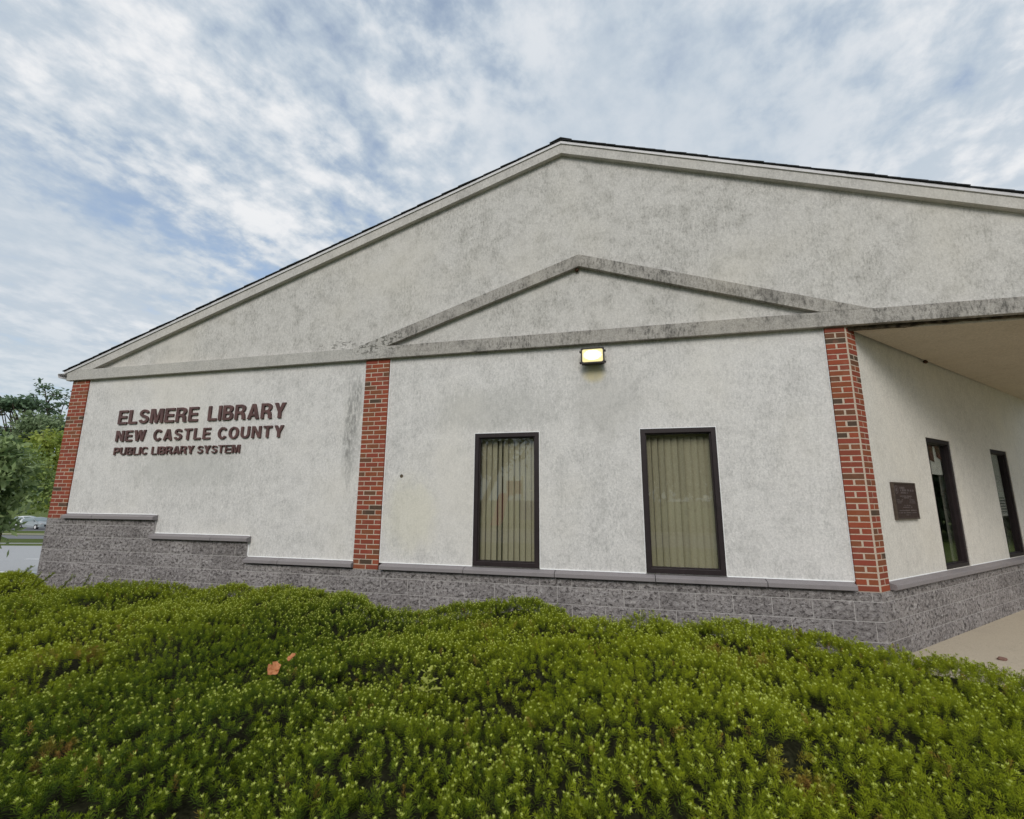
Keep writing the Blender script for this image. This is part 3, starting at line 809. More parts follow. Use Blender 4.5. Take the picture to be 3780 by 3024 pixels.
SIGN = empty('wall_sign', (-9.46, 0.02, 1.66), 'brown raised capital letters on the stucco reading ELSMERE LIBRARY NEW CASTLE COUNTY', 'sign')
LM = {}
for word, xa, xb, z0, h in (('ELSMERE', -11.140, -9.445, 2.198, 0.244), ('LIBRARY', -9.245, -7.772, 2.198, 0.244), ('NEW', -11.128, -10.486, 1.900, 0.188), ('CASTLE', -10.315, -9.150, 1.896, 0.188),
                            ('COUNTY', -9.005, -7.772, 1.893, 0.188), ('PUBLIC', -11.118, -10.395, 1.668, 0.130), ('LIBRARY', -10.305, -9.440, 1.666, 0.130), ('SYSTEM', -9.375, -8.545, 1.664, 0.130)):
    T = 0.185 if h > 0.15 else 0.15
    gs = [glyph(ch) for ch in word]
    tight = {'A': -.05, 'Y': -.05}
    sp = 0.115 if h > 0.2 else (0.16 if h > 0.15 else 0.085)
    tot = sum(g2[1] for g2 in gs) + sp * (len(gs) - 1)
    kx = (xb - xa) / tot
    x = xa
    for ch, (lp, wd) in zip(word, gs):
        b = MB().prism([[(px_ * kx, py_ * h) for px_, py_ in l] for l in lp], 0.0, 0.026, XZ)
        m_ = me('letter', b.V, b.F, M['sign'])
        o = bpy.data.objects.new('letter', m_); place(o, SIGN, (x, 0.002, z0))
        bv = o.modifiers.new('bevel', 'BEVEL'); bv.width = 0.003; bv.segments = 1; bv.limit_method = 'ANGLE'; bv.angle_limit = R(50)
        x += (wd + sp) * kx

# ------------------------------------------------------------------ wall lamp
LAMP = empty('wall_light', (-3.005, 0.03, 2.735), 'lit rectangular bronze wall light glowing under the band', 'lamp')
x0, x1, z0, z1 = -3.158, -2.852, 2.735, 2.950
MB().box(x0 + 0.03, x1 - 0.03, -0.03, 0.029, z0 + 0.015, z1 - 0.02).build('back_box', M['bronze'], LAMP, bevel=0.006)


def rrect(a, b, c_, d, r_):
    return arc(b - r_, d - r_, r_, r_, 0, 90, 4) + arc(a + r_, d - r_, r_, r_, 90, 180, 4) + arc(a + r_, c_ + r_, r_, r_, 180, 270, 4) + arc(b - r_, c_ + r_, r_, r_, 270, 360, 4)


MB().prism([rrect(x0, x1, z0, z1, 0.018), rrect(x0 + 0.018, x1 - 0.018, z0 + 0.020, z1 - 0.018, 0.022)], -0.118, -0.028, XZ).build('housing', M['bronze'], LAMP, bevel=0.003)
MB().prism([rrect(x0 + 0.019, x1 - 0.019, z0 + 0.021, z1 - 0.019, 0.021)], -0.112, -0.07, XZ).build('lens', M['lens'], LAMP, bevel=0.008)
for xx, zz_ in ((x0 - 0.010, z1 - 0.045), (x0 - 0.010, z0 + 0.018), (x1 + 0.010, z1 - 0.045), (x1 + 0.010, z0 + 0.018)):
    MB().lathe([(0.0085, 0), (0.0105, 0.004), (0.0105, 0.05), (0.006, 0.056)], (xx, -0.116, zz_), 10, 'y').build('clamp_screw', M['bronze'], LAMP)

# ------------------------------------------------------------------ plaque
PQ = empty('wall_plaque', W45(0.985, 0.03, 0.76), 'dark bronze dedication plaque on the wall beside the corner pilaster', 'plaque')
a, b, z0, z1 = 0.665, 1.302, 0.760, 1.196
MB().sbox(a, b, 0.004, 0.029, z0, z1).build('plate', M['plaque'], PQ)
MB().prism([hole(a - 0.004, b + 0.004, z0 - 0.004, z1 + 0.004), hole(a + 0.02, b - 0.02, z0 + 0.016, z1 - 0.014)], -0.004, 0.027, SX).build('rim', M['plaque_edge'], PQ, bevel=0.003)
random.seed(9)
rows = [(.86, .28, .50, .030), (.795, .30, .92, .028), (.725, .32, .62, .020), (.63, .25, .78, .015), (.585, .36, .72, .015), (.53, .08, .36, .011), (.53, .62, .92, .011), (.49, .08, .32, .011), (.49, .66, .9, .011),
        (.445, .1, .38, .011), (.445, .58, .92, .011), (.375, .40, .66, .013), (.325, .32, .74, .013), (.235, .10, .92, .013), (.175, .10, .90, .013), (.115, .42, .60, .012)]
mb = MB()
for v, u0_, u1_, hh in rows:
    u = u0_
    while u < u1_:
        l = random.uniform(.018, .05); u2 = min(u + l, u1_)
        if random.random() < .86:
            mb.sbox(a + (b - a) * u, a + (b - a) * u2, 0.0015, 0.0042, z0 + (z1 - z0) * v - hh / 2, z0 + (z1 - z0) * v + hh / 2 * random.uniform(.55, 1))
        u = u2 + .006
mb.build('raised_lines', M['plaque_text'], PQ)
mb = MB(); mb.prism([[(a + 0.085 + 0.05 * math.cos(k * math.pi / 10), z1 - 0.085 + 0.05 * math.sin(k * math.pi / 10)) for k in range(20)], [(a + 0.085 + 0.040 * math.cos(k * math.pi / 10), z1 - 0.085 + 0.040 * math.sin(k * math.pi / 10)) for k in range(20)]], 0.0015, 0.0042, SX)
mb.prism([[(a + 0.085 + (0.030 if k % 2 else 0.016) * math.cos(k * math.pi / 6), z1 - 0.085 + (0.030 if k % 2 else 0.016) * math.sin(k * math.pi / 6)) for k in range(12)]], 0.0012, 0.0042, SX)
mb.build('seal', M['plaque_text'], PQ)

# ------------------------------------------------------------------ things behind the porch windows
tag(MB().sbox(2.28, 2.66, 0.106, 0.109, 1.35, 1.75).build('paper_notice', M['paper']), 'blank white paper notice hanging inside the nearer porch window', 'notice')
cl_ = MB()  # reflection in the pane, built as brown strips behind the glass
for s0_, s1_, zb0, zb1 in ((2.27, 2.42, 1.55, 1.52), (2.50, 2.66, 1.60, 1.56)):
    n_ = 12; V = []; Fq = []
    for i in range(n_ + 1):
        f_ = i / n_; s_ = s0_ + (s1_ - s0_) * f_
        for z, k in ((1.765, 0), (zb0 + (zb1 - zb0) * f_, 1)):
            V.append(W45(s_ + (0.03 * (1 if s0_ > 2.4 else -0.3)) * k, 0.101 + 0.002 * math.sin(f_ * 22), z))
    for i in range(n_): Fq.append((2 * i, 2 * i + 2, 2 * i + 3, 2 * i + 1))
    cl_.add(V, Fq)
o = cl_.build('reflection_strips', M['brown_reflection']); tag(o, 'short brown strips standing in for a reflection in the nearer porch window', 'reflection')
o.modifiers.new('thick', 'SOLIDIFY').thickness = 0.0015
NB = MB().sbox(4.97, 5.30, 0.106, 0.112, 0.74, 1.775).build('notice_board', M['paper']); tag(NB, 'tall white panel with faded printed lines inside the farther porch window', 'panel')
mb = MB(); random.seed(4)
for k in range(6):
    z = 1.03 - 0.046 * k
    u = 5.0
    while u < 5.25:
        l = random.uniform(0.02, 0.045); mb.sbox(u, min(u + l, 5.285), 0.1035, 0.1055, z, z + 0.022); u += l + 0.010
mb.build('printed_lines', M['ink'], NB)

# ------------------------------------------------------------------ small things
def blob(c, r_, seed, sub=2):
    random.seed(seed); b_ = bmesh.new(); bmesh.ops.create_icosphere(b_, subdivisions=sub, radius=1)
    for v in b_.verts: v.co *= random.uniform(0.82, 1.15)
    V = [Vector(c) + Vector((v.co.x * r_[0], v.co.y * r_[1], v.co.z * r_[2])) for v in b_.verts]; Fq = [tuple(v.index for v in f.verts) for f in b_.faces]
    b_.free(); return MB().add(V, Fq)


tag(blob((-3.195, 0.0, 4.140), (0.026, 0.026, 0.028), 1).build('wasp_nest', M['nest'], None, True), 'small dark mud nest under the peak of the small gable band', 'nest')
tag(blob(W45(2.316, -0.01, 2.962), (0.03, 0.03, 0.024), 2).build('wasp_nest', M['nest'], None, True), 'tiny brown mud nest where the porch wall meets the soffit', 'nest')
tag(blob((1.175, 0.34, -0.668), (0.042, 0.032, 0.022), 3).build('stone', M['pebble'], None, True), 'single reddish stone lying on the tan sidewalk', 'stone')

# ------------------------------------------------------------------ yew hedge
rng = np.random.default_rng(12)


def vnoise(x, y, s, seed):
    """smooth value noise on arrays"""
    r_ = np.random.default_rng(seed).random((64, 64))
    u = x * s + 100; v = y * s + 100
    i = np.floor(u).astype(int); j = np.floor(v).astype(int); fu = u - i; fv = v - j
    fu = fu * fu * (3 - 2 * fu); fv = fv * fv * (3 - 2 * fv)
    g_ = lambda a_, b_: r_[a_ % 64, b_ % 64]
    return (g_(i, j) * (1 - fu) + g_(i + 1, j) * fu) * (1 - fv) + (g_(i, j + 1) * (1 - fu) + g_(i + 1, j + 1) * fu) * fv


BX = np.array([-14.5, -12, -10.6, -9.0, -7.7, -6.9, -6.2, -5.75, -5.4, -5.05, -4.8, -4.3, -3.8, -3.4, -3.15, -2.95, -2.5, -1.75, -1.2, -.7, -.3, 0.0, .4, .8, 1.3, 2.0, 2.8])
BY = np.array([-0.9, -0.75, -0.85, -0.80, -0.50, -0.48, -0.50, -0.65, -1.02, -0.85, -0.66, -0.46, -0.34, -0.55, -1.08, -0.98, -0.76, -0.74, -0.98, -1.12, -1.30, -1.62, -2.02, -2.35, -2.75, -3.35, -4.3])


def hedge(x, y):
    """height of the clipped surface and the distance inside the rear edge"""
    yb = np.interp(x, BX, BY)
    e = yb - y                                        # >0 inside
    fall = np.clip(e / 0.34, -0.6, 1.0)
    dome = np.where(fall > 0, np.sqrt(np.clip(1 - (1 - np.clip(fall, 0, 1)) ** 2, 0, 1)), fall)
    big_ = (vnoise(x, y, 0.8, 1) - .5) * 0.16 + (vnoise(x, y, 2.1, 2) - .5) * 0.13 + (vnoise(x, y, 5.5, 3) - .5) * 0.06
    pits = np.clip(vnoise(x, y, 3.1, 8) - .78, 0, 1) * -0.85 + np.clip(vnoise(x, y, 7.0, 9) - .62, 0, 1) * -0.28
    z = -0.135 + big_ + pits - (1 - dome) * 0.36
    z = z - np.clip((x - -1.3) / 3.0, 0, 1) * 0.05 + 0.075 * np.exp(-((x + 1.1) / 1.3) ** 2) * np.exp(-((e - .35) / .7) ** 2)
    return z, e


def hz(x, y):
    z, e = hedge(np.array([float(x)]), np.array([float(y)])); return float(z[0])


HED = empty('hedge', (-4.5, -3.0, -0.715), 'broad low clipped yew hedge with pale new tips along the foot of the library wall', 'hedge')
# dark twiggy core
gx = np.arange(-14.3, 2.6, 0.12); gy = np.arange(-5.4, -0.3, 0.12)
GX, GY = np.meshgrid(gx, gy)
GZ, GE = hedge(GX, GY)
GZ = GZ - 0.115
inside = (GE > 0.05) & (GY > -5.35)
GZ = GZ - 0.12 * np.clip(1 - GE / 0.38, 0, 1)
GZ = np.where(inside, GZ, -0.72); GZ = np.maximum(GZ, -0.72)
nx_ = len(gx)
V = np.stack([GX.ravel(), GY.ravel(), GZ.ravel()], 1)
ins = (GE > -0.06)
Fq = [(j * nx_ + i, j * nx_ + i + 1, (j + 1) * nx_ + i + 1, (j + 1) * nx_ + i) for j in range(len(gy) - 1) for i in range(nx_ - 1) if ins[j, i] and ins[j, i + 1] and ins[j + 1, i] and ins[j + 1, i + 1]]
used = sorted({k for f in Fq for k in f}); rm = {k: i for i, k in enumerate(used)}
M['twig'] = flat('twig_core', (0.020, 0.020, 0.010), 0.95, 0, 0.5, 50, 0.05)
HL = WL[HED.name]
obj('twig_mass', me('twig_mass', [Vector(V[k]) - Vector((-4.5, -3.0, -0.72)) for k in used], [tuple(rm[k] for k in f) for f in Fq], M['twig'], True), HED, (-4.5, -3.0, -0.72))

# needle material: age runs from old wood (0) to the new tip (1)
m = bpy.data.materials.new('yew_needles'); m.use_nodes = True; t = NT(m.node_tree); t.n.clear()
at = lambda n_, ty: t.add('ShaderNodeAttribute', attribute_name=n_, attribute_type=ty).outputs['Fac']
age = at('age', 'GEOMETRY'); tint = at('tint', 'INSTANCER'); dry = at('dry', 'INSTANCER'); tipb = at('tipb', 'INSTANCER')
c = t.mix(tint, (0.072, 0.128, 0.008), (0.31, 0.355, 0.014))
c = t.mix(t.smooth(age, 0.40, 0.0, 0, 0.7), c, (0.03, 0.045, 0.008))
c = t.mix(t.math('MULTIPLY', t.smooth(age, 0.25, 0.75), 0.5), c, (0.275, 0.325, 0.022))
c = t.mix(t.math('MULTIPLY', t.smooth(age, 0.82, 0.92), tipb), c, (0.74, 0.80, 0.22))
c = t.mix(dry, c, (0.30, 0.135, 0.045))
df = t.add('ShaderNodeBsdfPrincipled', inp={0: c, 'Roughness': 0.6, 'Specular IOR Level': 0.12})
tl = t.add('ShaderNodeBsdfTranslucent', inp={0: c})
x_ = t.add('ShaderNodeMixShader', inp={0: 0.22, 1: df.outputs[0], 2: tl.outputs[0]})
t.add('ShaderNodeOutputMaterial', inp={0: x_.outputs[0]}); M['yew'] = m


def shoot_mesh(seed, n=30, L=0.062):
    r_ = random.Random(seed); V = []; Fq = []; A = []
    bend = Vector((r_.uniform(-.25, .25), r_.uniform(-.25, .25), 0))
    def needle(base, d_, ln_, hw, a0, a1, droop):
        sd = d_.cross(Vector((0, 0, 1))); sd = (sd.normalized() if sd.length > 1e-4 else Vector((1, 0, 0))) * hw
        md = base + d_ * ln_ * .55; tp = base + d_ * ln_ + Vector((0, 0, ln_ * droop))
        k = len(V); V.extend([base, md - sd, tp, md + sd]); A.extend([a0, a1, a1, a1]); Fq.append((k, k + 1, k + 2, k + 3))
    for i in range(n):
        f_ = (i + r_.random() * .5) / n
        base = Vector((0, 0, L * f_)) + bend * (L * f_ * f_)
        phi = i * 2.399 + r_.uniform(-.4, .4); el_ = R(12 + 40 * f_ + r_.uniform(-14, 14))
        d_ = Vector((math.cos(phi) * math.cos(el_), math.sin(phi) * math.cos(el_), math.sin(el_)))
        needle(base, d_, 0.027 * (1 - .22 * f_) * r_.uniform(.8, 1.15), 0.0019, f_ * .75, f_ * .78, .10)
    top = Vector((0, 0, L)) + bend * L
    for i in range(9):                                   # rosette of the new tip
        phi = i * 2.399 + r_.uniform(-.3, .3); el_ = R(28 + i * 5.5)
        d_ = Vector((math.cos(phi) * math.cos(el_), math.sin(phi) * math.cos(el_), math.sin(el_)))
        needle(top, d_, r_.uniform(.010, .015), 0.0019, .9, 1.0, .15)
    mm = me('yew_shoot', V, Fq, M['yew'], False, False)
    at_ = mm.attributes.new('age', 'FLOAT', 'POINT'); at_.data.foreach_set('value', A)
    return mm


protos = [bpy.data.objects.new('yew_shoot', shoot_mesh(100 + i)) for i in range(6)]


def instancer(name, parent, P_, E_, S_, I_, attrs, protos_, origin):
    mm = bpy.data.meshes.new(name); mm.from_pydata([tuple(p) for p in (P_ - np.array(origin))], [], [])
    def fa(n_, data, ty):
        a_ = mm.attributes.new(n_, ty, 'POINT'); a_.data.foreach_set('vector' if ty == 'FLOAT_VECTOR' else 'value', np.ascontiguousarray(data).ravel())
    fa('rot', E_.astype(np.float32), 'FLOAT_VECTOR'); fa('size', S_.astype(np.float32), 'FLOAT'); fa('pick', I_.astype(np.int32), 'INT')
    for k, v in attrs.items(): fa(k, v.astype(np.float32), 'FLOAT')
    ng = bpy.data.node_groups.new(name, 'GeometryNodeTree')
    ng.interface.new_socket('Geometry', in_out='INPUT', socket_type='NodeSocketGeometry'); ng.interface.new_socket('Geometry', in_out='OUTPUT', socket_type='NodeSocketGeometry')
    n_ = ng.nodes; l_ = ng.links
    gi_ = n_.new('NodeGroupInput'); go = n_.new('NodeGroupOutput')
    mp_ = n_.new('GeometryNodeMeshToPoints'); l_.new(gi_.outputs[0], mp_.inputs[0])
    g2i = n_.new('GeometryNodeGeometryToInstance')
    for p_ in protos_[::-1]:
        oi = n_.new('GeometryNodeObjectInfo'); oi.inputs['Object'].default_value = p_; l_.new(oi.outputs['Geometry'], g2i.inputs[0])
    iop = n_.new('GeometryNodeInstanceOnPoints'); iop.inputs['Pick Instance'].default_value = True
    def na(nm_, ty):
        q_ = n_.new('GeometryNodeInputNamedAttribute'); q_.data_type = ty; q_.inputs[0].default_value = nm_; return q_.outputs[0]
    l_.new(mp_.outputs[0], iop.inputs['Points']); l_.new(g2i.outputs[0], iop.inputs['Instance'])
    l_.new(na('pick', 'INT'), iop.inputs['Instance Index']); l_.new(na('rot', 'FLOAT_VECTOR'), iop.inputs['Rotation']); l_.new(na('size', 'FLOAT'), iop.inputs['Scale'])
    l_.new(iop.outputs[0], go.inputs[0])
    mm.materials.append(protos_[0].data.materials[0])
    o_ = obj(name, mm, parent, origin); md_ = o_.modifiers.new('scatter', 'NODES'); md_.node_group = ng
    return tag(o_, kind='stuff')


def spread(n):
    x = rng.uniform(-14.2, 2.4, n); y = rng.uniform(-5.35, -0.3, n)
    # thin out what the photograph cannot see
    z, e = hedge(x, y)
    k = (e > -0.02)
    # keep full density in view, a third beyond
    vx = (x - CAM.x) * r0.x + (y - CAM.y) * r0.y; vd = (x - CAM.x) * F_.x + (y - CAM.y) * F_.y
    inview = np.abs(vx) < 1.35 * np.maximum(vd, 0) + 0.6
    k &= inview | (rng.random(n) < 0.4)
    return x[k], y[k], z[k], e[k]


XS, YS, ZS_, ES, LV = [], [], [], [], []
for lv, n in ((0, 60000), (1, 24000)):
    x, y, z, e = spread(n)
    if lv == 0:                                   # rear slope is steep: extra shoots there
        x2, y2, z2, e2 = spread(150000); k2 = (e2 < 0.30); x = np.r_[x, x2[k2]]; y = np.r_[y, y2[k2]]; z = np.r_[z, z2[k2]]; e = np.r_[e, e2[k2]]
    XS.append(x); YS.append(y); ZS_.append(z - (0.060 if lv == 0 else 0.105) + rng.normal(0, 0.014, len(x))); ES.append(e); LV.append(np.full(len(x), lv))
x = np.concatenate(XS); y = np.concatenate(YS); z = np.concatenate(ZS_); e = np.concatenate(ES); lv = np.concatenate(LV)
n = len(x)
h_ = 0.03
sx = (hedge(x + h_, y)[0] - hedge(x - h_, y)[0]) / (2 * h_); sy = (hedge(x, y + h_)[0] - hedge(x, y - h_)[0]) / (2 * h_)
nrm = np.stack([-sx * .8 + rng.normal(0, .30, n), -sy * .8 - .12 + rng.normal(0, .30, n), np.ones(n)], 1)
nrm /= np.linalg.norm(nrm, axis=1)[:, None]
E_ = np.stack([np.zeros(n), np.arccos(np.clip(nrm[:, 2], -1, 1)), np.arctan2(nrm[:, 1], nrm[:, 0])], 1)
tint = np.clip(0.5 + (vnoise(x, y, 0.55, 21) - .5) * 1.3 + rng.normal(0, .17, n) - np.clip((x + 2) / 4, -1, 1) * 0.12 - np.interp(y, [-4.8, -3.6, -2.4], [.30, .12, 0.0]), 0, 1)
tb = np.clip((rng.random(n) < np.interp(y, [-4.6, -3.4, -2.0], [.45, .8, 1.0]) * np.clip(0.35 + 1.3 * (vnoise(x, y, 0.7, 31) - .25), 0.1, 1) * np.where(x > -1.6, 0.45, 1)) * rng.uniform(.5, 1, n), 0, 1) * (lv == 0)
dr = np.zeros(n)
for cx_, cy_, rr in ((-6.60, -3.18, .10), (-6.72, -3.40, .07), (-5.25, -4.25, .09), (-2.0, -1.75, .10), (-1.7, -2.0, .08), (-1.95, -3.6, .12), (-4.0, -1.5, .09), (-1.9, -2.1, .06)):
    dr = np.maximum(dr, np.clip(1.25 - np.hypot(x - cx_, y - cy_) / rr, 0, 1) * rng.uniform(.3, 1, n))
dr = np.maximum(dr, (rng.random(n) < 0.012) * 0.6)
sc = rng.uniform(.66, 1.05, n) * np.where(lv == 1, 1.1, 1.0)
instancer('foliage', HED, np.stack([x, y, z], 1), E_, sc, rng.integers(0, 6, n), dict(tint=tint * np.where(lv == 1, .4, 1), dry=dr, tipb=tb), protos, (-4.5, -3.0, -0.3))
# long untrimmed shoots at the far left end
tw = MB(); XS = []; YS = []; ZZ = []; EE = []
random.seed(8)
for bx, by, dx_, dz_, L in ((-10.75, -1.25, .85, .55, .42), (-10.45, -1.2, .9, .5, .46), (-10.1, -1.15, .8, .65, .40), (-9.75, -1.1, .5, .9, .30), (-9.45, -1.05, .2, 1, .26), (-10.3, -1.35, .6, .7, .32)):
    d_ = Vector((dx_, -.1, dz_)).normalized(); b0_ = Vector((bx, by, hz(bx, by) - 0.08))
    tw.tube([b0_, b0_ + d_ * L * .6, b0_ + d_ * L], [.004, .003, .0015], 4)
    for k in range(int(L / 0.016)):
        q_ = b0_ + d_ * (L * .15 + k * 0.016 * .85); XS.append(q_)
        a2_ = (d_ + Vector((random.uniform(-.75, .75), random.uniform(-.75, .75), random.uniform(-.1, .3)))).normalized()
        EE.append((0, math.acos(a2_.z), math.atan2(a2_.y, a2_.x)))
tw.build('long_twig', M['bark'], HED)
n = len(XS)
instancer('long_shoots', HED, np.array([tuple(v) for v in XS]), np.array(EE), rng.uniform(.45, .75, n), rng.integers(0, 6, n), dict(tint=rng.uniform(.2, .5, n), dry=np.zeros(n), tipb=(rng.random(n) < .15) * .5), protos, (-8.0, -1.2, -0.2))

# ------------------------------------------------------------------ fallen leaves and a weed on the hedge
m, t = mat('dead_leaf'); P = pos(t); n1 = t.noise(P, 60, 4, 0.6); n2 = t.noise(P, 18, 3, 0.5)
c = t.mix(t.smooth(n1, .3, .7), (0.36, 0.125, 0.045), (0.50, 0.22, 0.10)); c = t.mix(t.smooth(n2, .5, .7, 0, .6), c, (0.35, 0.14, 0.04))
setp(t, col=c, rough=0.7, spec=0.25); M['deadleaf'] = m


def maple_leaf(c0, size, rot, tilt, seed, fold=0.25):
    """lobed leaf, slightly cupped, with real thickness"""
    random.seed(seed)
    out = [(0, -.42), (.12, -.36), (.34, -.40), (.36, -.22), (.50, -.05), (.42, .10), (.44, .28), (.27, .30), (.15, .42), (0, .54), (-.15, .42), (-.27, .30), (-.44, .28), (-.42, .10), (-.50, -.05), (-.36, -.22), (-.34, -.40), (-.12, -.36)]
    V = [Vector((0, -.05, 0))] + [Vector((a_, b_, abs(a_) * fold + .22 * b_ * b_ + random.uniform(-.09, .09))) for a_, b_ in [(q[0] * .82 + random.uniform(-.07, .07), q[1] + random.uniform(-.07, .07)) for q in out]]
    mt = Matrix.Rotation(rot, 4, 'Z') @ Matrix.Rotation(tilt, 4, 'X')
    V = [Vector(c0) + (mt @ (v * size)) for v in V]
    return MB().add(V, [(0, i, i % len(out) + 1) for i in range(1, len(out) + 1)])


def leafobj(name, mb_, mt, lab, cat):
    o_ = mb_.build(name, mt); o_.modifiers.new('thick', 'SOLIDIFY').thickness = 0.0012
    return tag(o_, lab, cat)


lx, ly = -4.90, -3.22
leafobj('fallen_leaf', maple_leaf((-4.93, -3.24, hz(-4.93, -3.24) + 0.025), 0.098, 0.5, R(48), 1, .45), M['deadleaf'], 'large curled orange-brown dead leaf lying on the hedge, lower left of a close pair', 'leaf')
leafobj('fallen_leaf', maple_leaf((-4.862, -3.16, hz(-4.845, -3.13) + 0.03), 0.070, -0.5, R(42), 2, .5), M['deadleaf'], 'smaller rusty dead leaf tilted on the hedge, upper right of a close pair', 'leaf')
# lobed weed seedling
SX0, SY0 = -3.875, -3.17
sz = hz(SX0, SY0) - 0.035
WEED = empty('weed_seedling', (SX0, SY0, sz - 0.08), 'yellow-green lobed oak seedling poking out of the hedge', 'seedling')
M['weed'] = m_leaf('seedling_leaf', (0.30, 0.36, 0.06), (0.46, 0.48, 0.10), None, .35, 6)
MB().tube([(SX0, SY0, sz - .08), (SX0 + .004, SY0, sz + .06), (SX0 - .004, SY0, sz + .145)], [.003, .0025, .0015], 5).build('stem', M['weed'], WEED)
for hh, az, ti, si in ((.045, 0.3, 1.2, .085), (.04, 2.9, 1.25, .09), (.085, 0.5, .95, .07), (.085, 2.6, 1.0, .07), (.135, 1.2, .45, .06), (.13, 3.6, .6, .06), (.135, 5.2, .6, .05)):
    out = [(.05, 0), (.12, .10), (.07, .22), (.30, .36), (.14, .46), (.36, .66), (.16, .74), (.18, .92), (0, 1.0)]
    out = [(a_, b_) for a_, b_ in out] + [(-a_, b_) for a_, b_ in out[-2::-1]]
    mt = Matrix.Rotation(az - math.pi / 2, 4, 'Z') @ Matrix.Rotation(math.pi / 2 - ti, 4, 'X')
    V = [Vector((0, .45, -.03))] + [Vector((a_, b_, -.25 * b_ * b_ + abs(a_) * .3)) for a_, b_ in out]
    V = [Vector((SX0, SY0, sz + hh)) + mt @ (v * si) for v in V]
    lo = MB().add(V, [(0, i, i % len(out) + 1) for i in range(1, len(out) + 1)]).build('leaf', M['weed'], WEED)
    lo.modifiers.new('thick', 'SOLIDIFY').thickness = 0.0008


# ------------------------------------------------------------------ trees
def offs(u, v, t_):
    """world point at photo pixel and optical depth"""
    return CAM + (F_ + R_ * ((u - 1890) / 1723.1) - U_ * ((v - 1512) / 1723.1)) * t_


def leaf_quads(C, N_, size, rg, asp=0.55):
    """C (n,3) centres, N_ (n,3) facing; returns verts and faces of pointed leaves"""
    n = len(C)
    a_ = np.cross(N_, rg.normal(size=(n, 3))); a_ /= np.linalg.norm(a_, axis=1)[:, None] + 1e-9
    b_ = np.cross(N_, a_)
    s_ = (size * rg.uniform(.7, 1.3, n))[:, None]
    V = np.stack([C - a_ * s_ * .5, C - b_ * s_ * asp * .5 - N_ * s_ * .06, C + a_ * s_ * .5 - N_ * s_ * .1, C + b_ * s_ * asp * .5 - N_ * s_ * .06], 1).reshape(-1, 3)
    return V, np.arange(n * 4).reshape(-1, 4)


def tree(name, label, base, crown, nclump, per, lsize, clr, mt, seed, group=None, trunk=0.12, asp=.55, up=.5, flat_=1.0, limbs=7, hang=0.0, shell=.55):
    """crown: list of (centre, radii); leaf clumps fill each ellipsoid, denser towards its surface"""
    rg = np.random.default_rng(seed); random.seed(seed)
    T_ = empty(name, base, label, 'tree', group)
    C, N_ = [], []
    cl_c = []
    tot = sum(r_[0] * r_[1] + r_[0] * r_[2] for _, r_ in crown)
    for c_, r_ in crown:
        k = max(3, int(nclump * (r_[0] * r_[1] + r_[0] * r_[2]) / tot))
        d_ = rg.normal(size=(k, 3)); d_ /= np.linalg.norm(d_, axis=1)[:, None]
        rad = rg.uniform(shell, 1.0, k)[:, None]
        cc = np.array(c_) + d_ * rad * np.array(r_)
        cl_c.append(cc)
        for q_ in cc:
            e_ = rg.normal(size=(per, 3)) * clr * np.array((1, 1, .6 * flat_))
            C.append(q_ + e_)
            nn = rg.normal(size=(per, 3)) * .7 + np.array((0, 0, up)) + (q_ - np.array(c_)) / np.linalg.norm(q_ - np.array(c_)) * .5 + np.array((0, 0, -hang))
            N_.append(nn)
    C = np.concatenate(C); N_ = np.concatenate(N_); N_ /= np.linalg.norm(N_, axis=1)[:, None]
    V, Fq = leaf_quads(C, N_, lsize, rg, asp)
    ctr = Vector(crown[0][0])
    mm = bpy.data.meshes.new('crown'); mm.from_pydata((V - np.array(ctr)).tolist(), [], Fq.tolist()); mm.materials.append(mt)
    obj('crown', mm, T_, ctr)
    cl_c = np.concatenate(cl_c)
    b = MB(); base = Vector(base)
    topc = max((Vector(c_) + Vector((0, 0, r_[2] * .5)) for c_, r_ in crown), key=lambda v: v.z)
    pts = [base - Vector((0, 0, .1)), base.lerp(topc, .35) + Vector((random.uniform(-.1, .1), random.uniform(-.1, .1), 0)), base.lerp(topc, .7) + Vector((random.uniform(-.15, .15), random.uniform(-.15, .15), 0)), topc]
    b.tube(pts, [trunk, trunk * .75, trunk * .45, trunk * .12], 8)
    for k in range(limbs):
        q_ = Vector(cl_c[rg.integers(len(cl_c))]); s0_ = pts[1].lerp(pts[2], random.random()) if random.random() < .6 else pts[2].lerp(pts[3], random.random() * .7)
        md_ = s0_.lerp(q_, .5) + Vector((0, 0, .08 * (q_ - s0_).length))
        b.tube([s0_, md_, q_], [trunk * .38, trunk * .22, trunk * .07], 5)
    b.build('trunk', M['bark'], T_, True)
    return T_


LG = dict(
    near=m_leaf('dark_leaf', (0.07, 0.13, 0.038), (0.31, 0.40, 0.16), (0.36, 0.44, 0.19), .25, 2.5),
    bright=m_leaf('yellow_green_leaf', (0.18, 0.26, 0.045), (0.36, 0.42, 0.08), (0.42, 0.45, 0.09), .35, 1.0),
    mid=m_leaf('mid_green_leaf', (0.15, 0.235, 0.06), (0.29, 0.36, 0.10), None, .3, .6),
    grey=m_leaf('grey_green_leaf', (0.15, 0.21, 0.10), (0.25, 0.32, 0.16), None, .3, .3),
    shade=m_leaf('deep_green_leaf', (0.03, 0.055, 0.025), (0.07, 0.105, 0.045), None, .2, .3),
    dark=m_leaf('dark_needle', (0.06, 0.11, 0.06), (0.14, 0.21, 0.11), None, .2, .3))


def crown_px(u, v, t_, rx, rz): 
    k = t_ / 1723.1
    return (tuple(offs(u, v, t_)), (rx * k, rx * k, rz * k))


def gbase(u, t_, du=0):
    p = offs(u, 1850, t_); return (p.x, p.y, gz(p.x, p.y))


